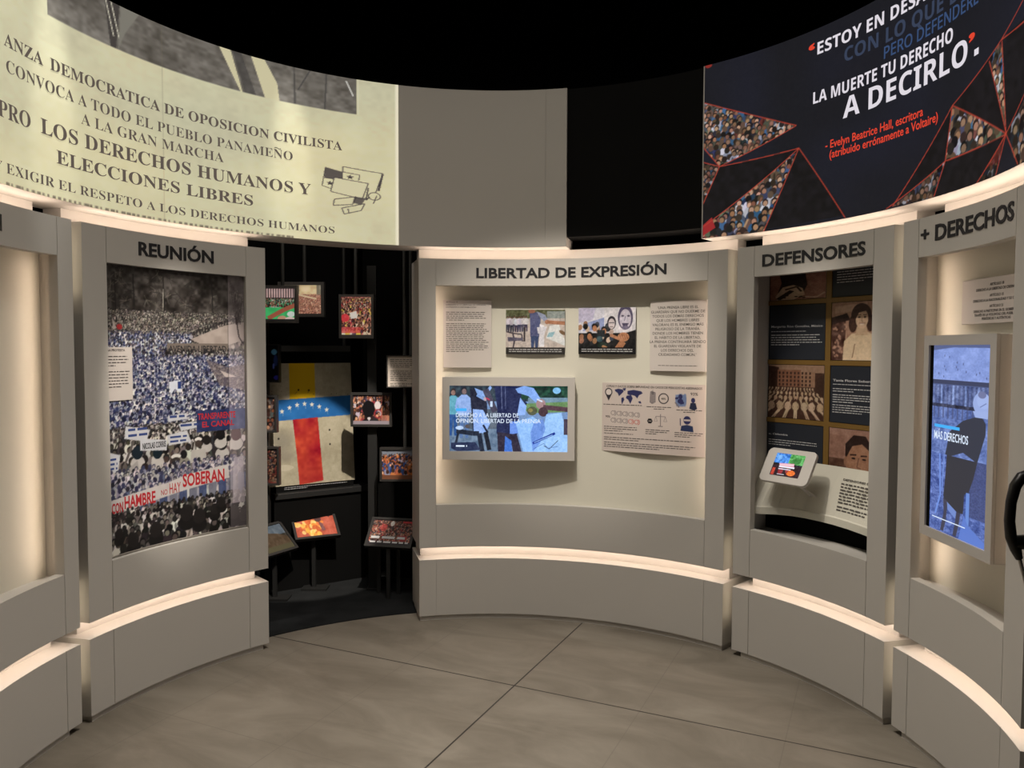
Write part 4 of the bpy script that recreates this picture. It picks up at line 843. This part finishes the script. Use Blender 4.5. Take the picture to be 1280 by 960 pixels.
# sloped desk inside the niche (part of the wall unit)
edge_r = [(48.0, .052), (49, .055), (50, .07), (51, .10), (52, .128), (54, .16), (56, .172), (58.5, .172), (61, .165), (64, .148), (67, .125), (69, .108), (71, .088), (73.2, .07)]
V = []; F = []
for k, (tt, ro) in enumerate(edge_r):
    V += [tuple(P3(tt, R + ro, .812)), tuple(P3(tt, R + ro, .850)), tuple(P3(tt, R + ro + .008, .856)), tuple(P3(tt, RT - .012, 1.108)), tuple(P3(tt, RT - .012, 1.06))]
    if k:
        a, b = (k - 1) * 5, k * 5
        for q in range(5): F.append([a + q, b + q, b + (q + 1) % 5, a + (q + 1) % 5])
F += [[4, 3, 2, 1, 0], [len(V) - 5 + q for q in range(5)]]
desk = put('sloped_desk', V, F, M['niche'], uD, False)
class Desk:       # the sloped desk top as a printing surface: u theta, v 0..1 from front to back
    m = R * math.pi / 180
    def map(s, u, v, w):
        u = np.asarray(u, float); v = np.asarray(v, float)
        ro = np.interp(u, [e[0] for e in edge_r], [e[1] for e in edge_r]) + R + .008; rr = ro + (RT - .012 - ro) * v; a = np.radians(u); w = w * .7
        return np.stack([XC + (rr - w) * np.sin(a), YC + (rr - w) * np.cos(a), .856 + .252 * v + w], -1)
DK = Desk()
lettering('desk_heading', desk, DK, [('DEFENSORES DE DERECHOS', 'b', 61.5, 70.0, .735, .775)], M['ink'], .0004, .002)
V, F = greek([(61.2, 69.8, .68, 7, .065, .028, 3, 'l')], DK, .002)
def greek_desk():
    V = []; F = []; g = random.Random(4)
    for r_ in range(9):
        v1 = .68 - r_ * .062 - (.03 if r_ > 6 else 0); x = 61.3; e = 70.6 if r_ not in (6, 8) else 67
        while x < e:
            wl = g.uniform(.35, 1.1); q = len(V)
            V += [tuple(DK.map(a, b, .002)) for a, b in ((x, v1 - .028), (x + wl, v1 - .028), (x + wl, v1), (x, v1))]; F.append([q, q + 1, q + 2, q + 3]); x += wl + .18
    return V, F
V, F = greek_desk(); put('desk_print', V, F, M['ink'], desk)
# tablet kiosk
a0 = math.radians(55.1); tr = np.array([math.cos(a0), -math.sin(a0), 0]); rad = np.array([math.sin(a0), math.cos(a0), 0])
up = rad * .105 + np.array([0, 0, .172]); ul = np.linalg.norm(up); up /= ul
bot = np.array([XC, YC, 1.014]) + rad * (R + .004)
ST = Plane(bot, tr, up)
tab = thing('tablet_kiosk', 'white rounded tablet kiosk with a colourful screen on the sloped desk', 'tablet', tuple(np.array([XC, YC, .95]) + rad * (R + .12)))
def rrect(u0, u1, z0, z1, rad_, n=6):
    o = []
    for cx, cz, s in ((u1 - rad_, z1 - rad_, 0), (u0 + rad_, z1 - rad_, 1), (u0 + rad_, z0 + rad_, 2), (u1 - rad_, z0 + rad_, 3)):
        o += [(cx + rad_ * math.cos((s + k / n) * math.pi / 2), cz + rad_ * math.sin((s + k / n) * math.pi / 2)) for k in range(n + 1)]
    return o
O = rrect(-.148, .148, 0, ul, .03); n = len(O)
V = [tuple(ST.map(a, b, 0)) for a, b in O] + [tuple(ST.map(a, b, -.022)) for a, b in O]
F = [list(range(n)), list(range(2 * n - 1, n - 1, -1))] + [[k + n, (k + 1) % n + n, (k + 1) % n, k] for k in range(n)]
bevel(put('casing', V, F, M['tvwhite'], tab), .004)
c = Cv(120, 90, (28, 24, 40), 2); c.rect(0, 0, 60, 40, (70, 140, 230)); c.rect(60, 0, 120, 40, (90, 170, 90)); c.noise(40, 7, 1); c.noise(30, 3, 2, (1, .8, .8)); c.ell(18, 18, 12, 10, (120, 180, 250)); c.ell(90, 26, 18, 12, (60, 130, 60)); c.rect(0, 46, 120, 90, (46, 22, 34)); c.rect(4, 60, 16, 88, (200, 70, 50)); c.ell(40, 70, 10, 14, (150, 40, 50)); c.ell(84, 74, 18, 11, (240, 120, 50)); c.ell(66, 66, 6, 10, (160, 60, 60)); c.noise(18, 4, 3)
c.poly([(24, 40), (86, 36), (90, 54), (30, 54)], (236, 170, 190)); c.rect(28, 50, 92, 56, (240, 240, 250)); c.rect(28, 60, 80, 64, (220, 220, 236)); c.rect(30, 82, 60, 84, (230, 230, 240)); c.line([(30, 46), (84, 42)], 2, (250, 250, 250))
sheet('screen', tab, ST, -.088, .088, .040, ul - .030, c.out(), M['tv'], .0012)
mb = MB()
pt = lambda u, z, w: Vector(tuple(ST.map(u, z, w)))
for u in (-.012, .022): mb.tube([pt(u, .05, -.02), Vector(tuple(DK.map(55.1 - u * 26 + 2, .30, 0)))], .006)
mb.put('stand', M['tvwhite'], tab)

# ------------------------------------------------------------------ black alcove behind the ring
def framed(label, x0, x1, z0, z1, y, img, fr, m='frame', rod=None, yaw=0, lit=0, depth=.05, rodw=None):
    w = x1 - x0; cx = (x0 + x1) / 2; a = math.radians(yaw)
    S = Plane((cx, y, 0), (math.cos(a), math.sin(a), 0), (0, 0, 1))
    t = thing('framed_photo', label, 'framed picture', (cx, y + depth / 2, z0), 'framed pictures in the black alcove')
    hw = w / 2; mb = MB()
    for b in ((-hw, hw, z1 - fr, z1), (-hw, hw, z0, z0 + fr), (-hw, -hw + fr, z0 + fr, z1 - fr), (hw - fr, hw, z0 + fr, z1 - fr)): S.box(mb, *b, -depth, 0)
    S.box(mb, -hw + fr, hw - fr, z0 + fr, z1 - fr, -depth, -.012)
    mb.put('frame', M[m], t)
    sheet('photo_print', t, S, -hw + fr, hw - fr, z0 + fr, z1 - fr, img, M['glowprint' if lit else 'print'], -.010)
    if rod is not None:
        for u in rod: 
            p = S.map(u, z1 - .02, -depth * .5 if rodw is None else rodw); MB().tube([tuple(p), (p[0], p[1], 2.9)], .012).put('hanging_tube', M['tube'], t)
    return t, S
warm_sh = [(214, 120, 110), (226, 190, 160), (190, 60, 60), (230, 214, 190), (120, 60, 56), (230, 200, 90), (96, 80, 84), (210, 150, 120)]
wsk = [(190, 130, 100), (150, 96, 74), (214, 160, 130)]; whr = [(40, 26, 26), (70, 44, 38)]
c = Cv(72, 60, (60, 160, 96), 3); c.rect(0, 0, 72, 20, (70, 60, 60)); [c.rect(k * 5, 2, k * 5 + 3, 18, (214, 180, 176)) for k in range(15)]; c.rect(0, 20, 72, 30, (90, 150, 120)); crowd(c, 0, 72, 20, 34, 3, 5, [(90, 160, 120), (40, 60, 50), (190, 210, 190)], wsk, whr, 1); c.rect(0, 36, 72, 60, (70, 190, 110)); c.noise(12, 8, 2); c.line([(18, 56), (50, 40), (72, 32)], 8, (170, 96, 74)); c.ell(46, 56, 9, 5, (210, 160, 130)); c.ell(64, 48, 8, 5, (220, 230, 220)); c.ell(62, 57, 10, 4, (236, 210, 200)); c.rect(0, 57, 72, 60, (40, 40, 40))
pA = c.out()
c = Cv(66, 54, (200, 150, 124), 3); c.rect(0, 0, 66, 22, (150, 140, 120)); c.rect(30, 0, 58, 24, (232, 206, 160)); c.noise(22, 5, 1, box=(0, 0, 66, 24)); crowd(c, 0, 66, 18, 54, 2, 4, [(206, 150, 126), (180, 116, 96), (226, 186, 156)], [(196, 140, 116)], [(130, 84, 70)], 2, .7); c.line([(20, 16), (58, 26)], 3, (224, 196, 160))
pB = c.out()
c = Cv(64, 78, (200, 120, 110), 3); crowd(c, 0, 64, 2, 70, 3.4, 8, warm_sh, wsk, whr, 3, .66, .3); c.poly([(18, 32), (32, 28), (34, 42), (20, 44)], (236, 226, 214)); c.ell(8, 42, 9, 8, (220, 70, 76)); c.rect(0, 60, 40, 72, (224, 76, 80), .7); c.noise(14, 4, 3); c.rect(0, 75, 64, 78, (60, 54, 50))
pC = c.out()
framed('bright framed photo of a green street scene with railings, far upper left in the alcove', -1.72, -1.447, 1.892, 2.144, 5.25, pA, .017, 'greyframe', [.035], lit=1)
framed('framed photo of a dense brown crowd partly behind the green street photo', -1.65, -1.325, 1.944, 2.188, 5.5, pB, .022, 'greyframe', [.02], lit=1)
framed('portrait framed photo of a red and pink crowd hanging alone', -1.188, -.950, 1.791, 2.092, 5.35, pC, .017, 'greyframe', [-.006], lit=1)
c = Cv(80, 58, (206, 194, 184), 2); c.noise(4, 10, 1)
tD, S = framed('framed white sheet of small text at the right of the alcove', -.847, -.56, 1.457, 1.677, 5.25, c.out(), .008, 'frame', [.02])
V, F = greek([(-.12, .12, 1.650, 5, .0125, .006, 1, 'l'), (-.12, .12, 1.572, 6, .0125, .006, 2, 'l'), (-.12, .12, 1.486, 2, .0125, .006, 3, 'l')], S, -.0085); put('body_print', V, F, M['ink'], tD)
c = Cv(70, 50, (60, 50, 66), 3); crowd(c, 0, 70, 2, 40, 5, 10, [(206, 196, 204), (40, 34, 44), (70, 60, 90), (150, 60, 66), (190, 130, 100)], wsk, whr, 4); c.ell(30, 24, 12, 14, (18, 16, 20)); c.ell(47, 18, 6, 7, (214, 204, 206)); c.ring(48, 32, 7, 2.4, (150, 50, 56)); c.rect(54, 26, 70, 44, (180, 120, 96), .7); c.rect(0, 44, 70, 50, (150, 140, 150))
framed('black framed photo of seated people right of the painted slab', -1.127, -.839, 1.176, 1.415, 5.42, c.out(), .017, 'frame', None)
c = Cv(80, 54, (80, 84, 110), 3); c.rect(0, 0, 80, 14, (120, 126, 140)); crowd(c, 0, 80, 10, 46, 5, 10, [(40, 60, 120), (60, 90, 160), (170, 90, 60), (150, 150, 170), (190, 110, 60)], wsk, whr, 6); [c.line([(10 + k * 8, 16), (20 + k * 8, 8 + k % 3 * 4)], 1.5, (30, 30, 44)) for k in range(9)]; c.rect(0, 46, 80, 54, (110, 70, 50))
framed('dim framed photo of a blue shirted group, lowest at the alcove’s right', -.896, -.585, .820, 1.050, 5.255, c.out(), .014, 'frame', [.008], rodw=-.0615)
c = Cv(40, 52, (8, 9, 14), 3); c.ell(34, 10, 4, 4, (100, 170, 220)); c.ell(36, 22, 3, 8, (40, 60, 120)); c.ell(37, 46, 4, 3, (60, 60, 190)); c.ell(33, 30, 1.5, 4, (90, 110, 200)); c.noise(4, 5, 1)
framed('dark framed picture with blue glowing spots, half hidden at the alcove’s left', -1.795, -1.586, 1.487, 1.75, 5.3, c.out(), .008, 'frame', None)
c = Cv(40, 52, (60, 62, 68), 3); crowd(c, 0, 40, 4, 48, 7, 10, [(90, 94, 100), (40, 44, 50), (120, 110, 104)], wsk, whr, 7); c.noise(10, 5, 1)
framed('narrow framed grey photo at the painted slab’s left edge, above the crowd frame', -1.81, -1.606, 1.145, 1.401, 5.3, c.out() * .8, .014, 'frame', None)
c = Cv(40, 52, (60, 50, 52), 3); crowd(c, 0, 40, 2, 50, 3.5, 5.5, [(150, 70, 66), (60, 56, 66), (180, 150, 130), (40, 36, 40)], wsk, whr, 8)
framed('narrow framed crowd photo at the painted slab’s lower left edge', -1.814, -1.593, .782, 1.047, 5.3, c.out() * .7, .014, 'frame', None)
def post(label, x, y, z1, hw=.02, m='post', hd=.02):
    t = thing('display_post', label, 'post', (x, y, .006), 'dark posts in the alcove')
    MB().box(x - hw, x + hw, y - hd, y + hd, .02, z1).put('pole', M[m], t); MB().box(x - .045, x + .045, y - .04, y + .04, .006, .02).put('base_plate', M[m], t)
post('dark square post behind the framed photo right of the painted slab', -.985, 5.493, 2.3, .032, 'post')
post('dark post at the alcove’s left carrying three narrow framed pictures', -1.70, 5.375, 1.9, .02, 'post')
# tall tube and the bar over the slab
t = thing('support_rail', 'tall grey tube joined to a flat grey bar above the painted slab', 'rail', (-1.22, 5.86, 1.70))
MB().tube([(-1.262, 5.86, 1.72), (-1.262, 5.86, 2.9)], .012).put('tube', M['tube'], t)
MB().obox((-1.262, 5.86, 1.72), (-.835, -.55, 0), (.55, -.835, 0), (0, 0, 1), -.04, .48, -.02, .02, -.022, .022).put('bar', M['tube'], t)
# painted slab on its black base
fo = (-1.62, 5.50, 0); fr_ = (.835, .55, 0)
SF = Plane(fo, fr_, (0, 0, 1))
slab = thing('painted_slab', 'weathered slab painted with a yellow stripe, a starry blue band and a red stripe', 'painted slab', tuple(SF.map(.22, .745, -.03)))
fw, fh = 190, 200      # u -.24..+.575 , z .735..1.62
FU = lambda x: -.26 + x / fw * .83
FZ = lambda y: 1.615 - y / fh * .875
c = Cv(fw, fh, (176, 168, 146), 2); c.noise(10, 30, 1); c.noise(8, 6, 2); c.noise(5, 2, 3); [c.ell(60, 126, q, q * .9, (120, 116, 108), .07) for q in range(8, 28, 2)]; [c.ell(66, 152, q, q * .6, (124, 118, 110), .07) for q in range(6, 24, 2)]; c.ell(62, 170, 18, 5, (206, 198, 178), .6)
fx = lambda px: (px - 325) / 130 * 1
X = lambda u: (u + .26) / .83 * fw
c.rect(X(.07), 0, X(.27), 62, (208, 170, 20)); c.poly([(X(-.26), 62), (X(-.1), 60), (fw, 55), (fw, 88), (X(-.1), 94), (X(-.26), 95)], (38, 104, 172)); c.noise(9, 9, 4, (.5, .8, 1), box=(0, 56, fw, 94))
for k in range(7):
    sx = X(.01 + k * .058); sy = 80 - 13 * math.sin((k + .3) / 6.6 * math.pi) 
    c.poly([(sx + rr * math.sin(j * math.pi / 5), sy - rr * math.cos(j * math.pi / 5)) for j, rr in enumerate([4.6, 1.9] * 5)], (206, 206, 196)); c.line([(sx + 1, sy + 2), (sx + 2, sy + 8)], .8, (150, 170, 190), .7)
q = [(X(.09), 92), (X(.285), 90), (X(.30), 140), (X(.315), 196), (X(.13), 200), (X(.115), 150)]
c.poly(q, (176, 50, 44)); c.setclip(q); c.noise(34, 16, 5, (.8, .9, .2)); c.noise(20, 5, 6, (.6, .5, .3)); c.noise(26, 26, 7, (.5, .9, .2)); c.setclip()
for u, y in ((-.02, 122), (-.01, 148), (.375, 112), (.375, 136), (.14, 44), (.22, 45)): c.ell(X(u), y, 1.6, 1.6, (24, 22, 22))
for k in range(12): g = random.Random(k); c.ell(g.uniform(0, fw), g.uniform(44, 54), .7, .7, (70, 64, 56))
FI = c.out()
hh, ww = FI.shape[:2]
class FlagS:
    m = 1
    def map(s, u, z, w):
        k = (z - .74) / .875; uu = np.where(u > .2, .2 + (u - .2) * (1 - .055 * k), u); zz = z - (.02 * (u < .0) * (1 - k)); return SF.map(uu, zz, w)
V = []
O = [(-.26, .740), (.535, .745), (.505, 1.615), (-.26, 1.615)]
V = [tuple(SF.map(a, b, -.001)) for a, b in O] + [tuple(SF.map(a, b, -.035)) for a, b in O]
put('slab_body', V, [[0, 1, 2, 3], [7, 6, 5, 4], [4, 5, 1, 0], [5, 6, 2, 1], [6, 7, 3, 2], [7, 4, 0, 3]], mat('slab_side', (.30, .28, .24), .8, .2, noise=(9, .1)), slab)
u, z = None, None
class FlagMap:
    m = 1
    def map(s, u, z, w):
        k = np.clip((z - .742) / .873, 0, 1); right = .535 - .03 * k
        return SF.map(-.26 + (u + .26) / .795 * (right + .26), z, w)
sheet('painted_face', slab, FlagMap(), -.26, .535, .742, 1.615, FI, M['concrete'], .0005)
base = thing('display_plinth', 'low black plinth under the painted slab in the alcove', 'plinth', (-1.5, 5.66, .006))
mb = MB(); mb.obox((fo[0], fo[1], 0), fr_, (-.55, .835, 0), (0, 0, 1), -.085, .60, -.05, .16, .006, .66); mb.put('body', M['black'], base)
mb = MB(); mb.obox((fo[0], fo[1], 0), fr_, (-.55, .835, 0), (0, 0, 1), -.085, .64, -.07, .18, .66, .70); bevel(mb.put('top_board', M['post'], base), .003)
cp = thing('caption_plate', 'black caption plate with fine white lines under the painted slab', 'caption plate', tuple(SF.map(.2, .70, .02)))
mb = MB(); SF.box(mb, -.06, .52, .700, .740, -.03, .012); mb.put('plate', M['black'], cp)
V, F = greek([(0.0, .47, .733, 2, .012, .004, 2, 'l')], SF, .013); put('caption_print', V, F, M['txtwhite'], cp)
# tilted picture stands
def stand(label, at, yaw, tilt, upl, w, img, legs):
    o = Vector(at); rt = Vector((math.cos(yaw), math.sin(yaw), 0)); upv = Vector((-math.sin(yaw) * math.cos(tilt), math.cos(yaw) * math.cos(tilt), math.sin(tilt))); w = w / 2
    S = Plane(tuple(o), tuple(rt), tuple(upv)); f = .018
    t = thing('picture_stand', label, 'picture stand', (legs[0][0], legs[0][1], .006), 'low tilted picture stands')
    mb = MB()
    for b in ((-w, w, upl - f, upl), (-w, w, 0, f), (-w, -w + f, f, upl - f), (w - f, w, f, upl - f)): S.box(mb, *b, -.03, 0)
    S.box(mb, -w + f, w - f, f, upl - f, -.03, -.008); mb.put('frame', M['frame'], t)
    sheet('photo_print', t, S, -w + f, w - f, f, upl - f, img, M['print'], -.006)
    for x, y in legs:
        tt = (x - o.x) * -math.sin(yaw) + (y - o.y) * math.cos(yaw); zt = o.z + tt * math.tan(tilt) - .032 / math.cos(tilt) - .01
        MB().box(x - .013, x + .013, y - .013, y + .013, .006, zt).put('leg', M['post'], t)
    if len(legs) == 1: MB().box(legs[0][0] - .08, legs[0][0] + .10, legs[0][1] - .06, legs[0][1] + .05, .006, .02).put('base_plate', M['post'], t)
    return t, S, w, upl
c = Cv(84, 56, (184, 92, 74), 3); c.noise(12, 10, 1); g = np.random.RandomState(3)
for k in range(70):
    x, y = g.normal(34, 12), g.normal(32, 10); c.ell(x, y, g.uniform(2, 6), g.uniform(3, 7), jit(g, [(240, 190, 90), (226, 140, 60), (250, 220, 140), (206, 100, 60)][k % 4], 12), .8, g.rand() * 3)
c.ell(50, 20, 7, 6, (90, 60, 60)); c.poly([(50, 24), (58, 30), (62, 44), (54, 46)], (120, 80, 84)); c.ell(74, 14, 2, 4, (90, 60, 60)); c.noise(10, 3, 5)
stand('tilted stand with an orange photo of a fire at the alcove’s centre', (-1.36, 5.434, .392), .475, .632, .278, .318, c.out(), [(-1.41, 5.50)])
c = Cv(84, 56, (70, 60, 64), 3); crowd(c, 0, 84, 2, 50, 3, 5, [(150, 50, 56), (90, 84, 90), (60, 54, 60), (180, 150, 146)], wsk, whr, 4, .7); c.ell(24, 18, 7, 8, (180, 60, 60), .6); c.ell(68, 40, 8, 7, (170, 50, 54), .7); c.ell(40, 8, 4, 6, (226, 220, 216)); c.rect(60, 2, 84, 6, (190, 60, 66)); c.rect(0, 48, 84, 56, (50, 46, 50)); c.noise(8, 3, 2)
tk, S, w, ul2 = stand('tilted stand with a protest photo carrying white words, at the alcove’s right', (-.849, 5.253, .371), -.207, .795, .233, .337, c.out(), [(-.93, 5.41), (-.845, 5.29), (-.79, 5.39)])
V, F = greek([(-w + .03, w - .06, .085, 1, .02, .018, 3, 'j'), (-w + .03, w - .03, .046, 1, .02, .012, 4, 'j')], S, -.005); put('print_words', V, F, M['txtwhite'], tk)
c = Cv(84, 56, (70, 66, 60), 3); c.rect(0, 0, 84, 22, (110, 124, 140)); c.noise(8, 12, 1); c.poly([(0, 30), (30, 14), (60, 20), (84, 30), (84, 44), (0, 44)], (96, 80, 64)); c.noise(16, 5, 2); c.rect(0, 44, 84, 56, (96, 92, 70))
stand('tilted stand with a dull landscape photo, at the alcove’s left', (-1.545, 5.236, .340), 1.065, .76, .244, .279, c.out() * .8, [(-1.62, 5.27)])
# angled black partition closing the alcove on the right
mb = MB(); mb.hexa([(-1.12, 5.86, .006), (-.28, 5.62, .006), (-.24, 5.74, .006), (-1.08, 5.98, .006), (-1.12, 5.86, 2.6), (-.28, 5.62, 2.6), (-.24, 5.74, 2.6), (-1.08, 5.98, 2.6)])
o = mb.put('partition_screen', M['black'], None, base=(-.7, 5.8, .006)); o['label'] = 'black upright partition closing the alcove on the right'; o['category'] = 'partition'
mb = MB(); mb.hexa([(-2.6, 5.35, .006), (-1.25, 6.05, .006), (-1.3, 6.15, .006), (-2.65, 5.45, .006), (-2.6, 5.35, 3.2), (-1.25, 6.05, 3.2), (-1.3, 6.15, 3.2), (-2.65, 5.45, 3.2)])
o = mb.put('partition_screen', M['blackwall'], None, base=(-1.95, 5.75, .006)); o['label'] = 'black upright partition standing behind the painted slab'; o['category'] = 'partition'

# ------------------------------------------------------------------ black ceiling services, barely visible
t = MB().tube([(.35, 6.9, 0), (.35, 6.9, 4.7)], .09).put('service_column', M['drum_black'], None, base=(.35, 6.9, 0)); t['label'] = 'round black column against the back wall above the rings'; t['category'] = 'column'
mb = MB(); mb.obox((.5, 6.85, 3.75), (1, -.05, .18), (0, 1, 0), (0, 0, 1), 0, 4, -.05, .05, -.04, .04)
o = mb.put('cable_tray', M['drum_black'], None, base=(2.4, 6.85, 4.0)); o['label'] = 'black cable tray slanting up over the quote screen'; o['category'] = 'cable tray'

# ------------------------------------------------------------------ black handle at the right edge
t = thing('looped_handle', 'black looped handle on a thin silver rod at the right picture edge', 'handle', (1.83, 2.3, 0))
Yh = 2.3
def loop(pts): return [(x, Yh, z) for x, z in pts]
mb = MB(); mb.tube(loop([(1.58, 1.360), (1.545, 1.358), (1.515, 1.346), (1.497, 1.318), (1.486, 1.27), (1.483, 1.215), (1.489, 1.165), (1.504, 1.13), (1.516, 1.10)]), [.015, .015, .016, .016, .015, .015, .016, .016, .010], 14)
mb.put('handle_grip', M['rubber'], t, smooth=True)
mb = MB(); mb.tube(loop([(1.497, 1.150), (1.53, 1.150), (1.57, 1.152), (1.60, 1.165)]), [.02, .022, .022, .018], 14); mb.put('crossbar', M['rubber'], t, smooth=True)
mb = MB(); mb.tube(loop([(1.60, 1.165), (1.607, 1.26), (1.58, 1.36)]), .014, 14); mb.put('rear_grip', M['rubber'], t, smooth=True)
mb = MB(); mb.tube(loop([(1.514, 1.11), (1.826, .02)]), .0055, 12); mb.put('rod', M['steel'], t, smooth=True, label='thin silver rod')
mb = MB(); mb.tube(loop([(1.818, .05), (1.83, 0)]), [.012, .016], 12); mb.put('rubber_foot', M['rubber'], t, smooth=True)

bpy.data.objects.remove(_fo); bpy.data.curves.remove(_fc)
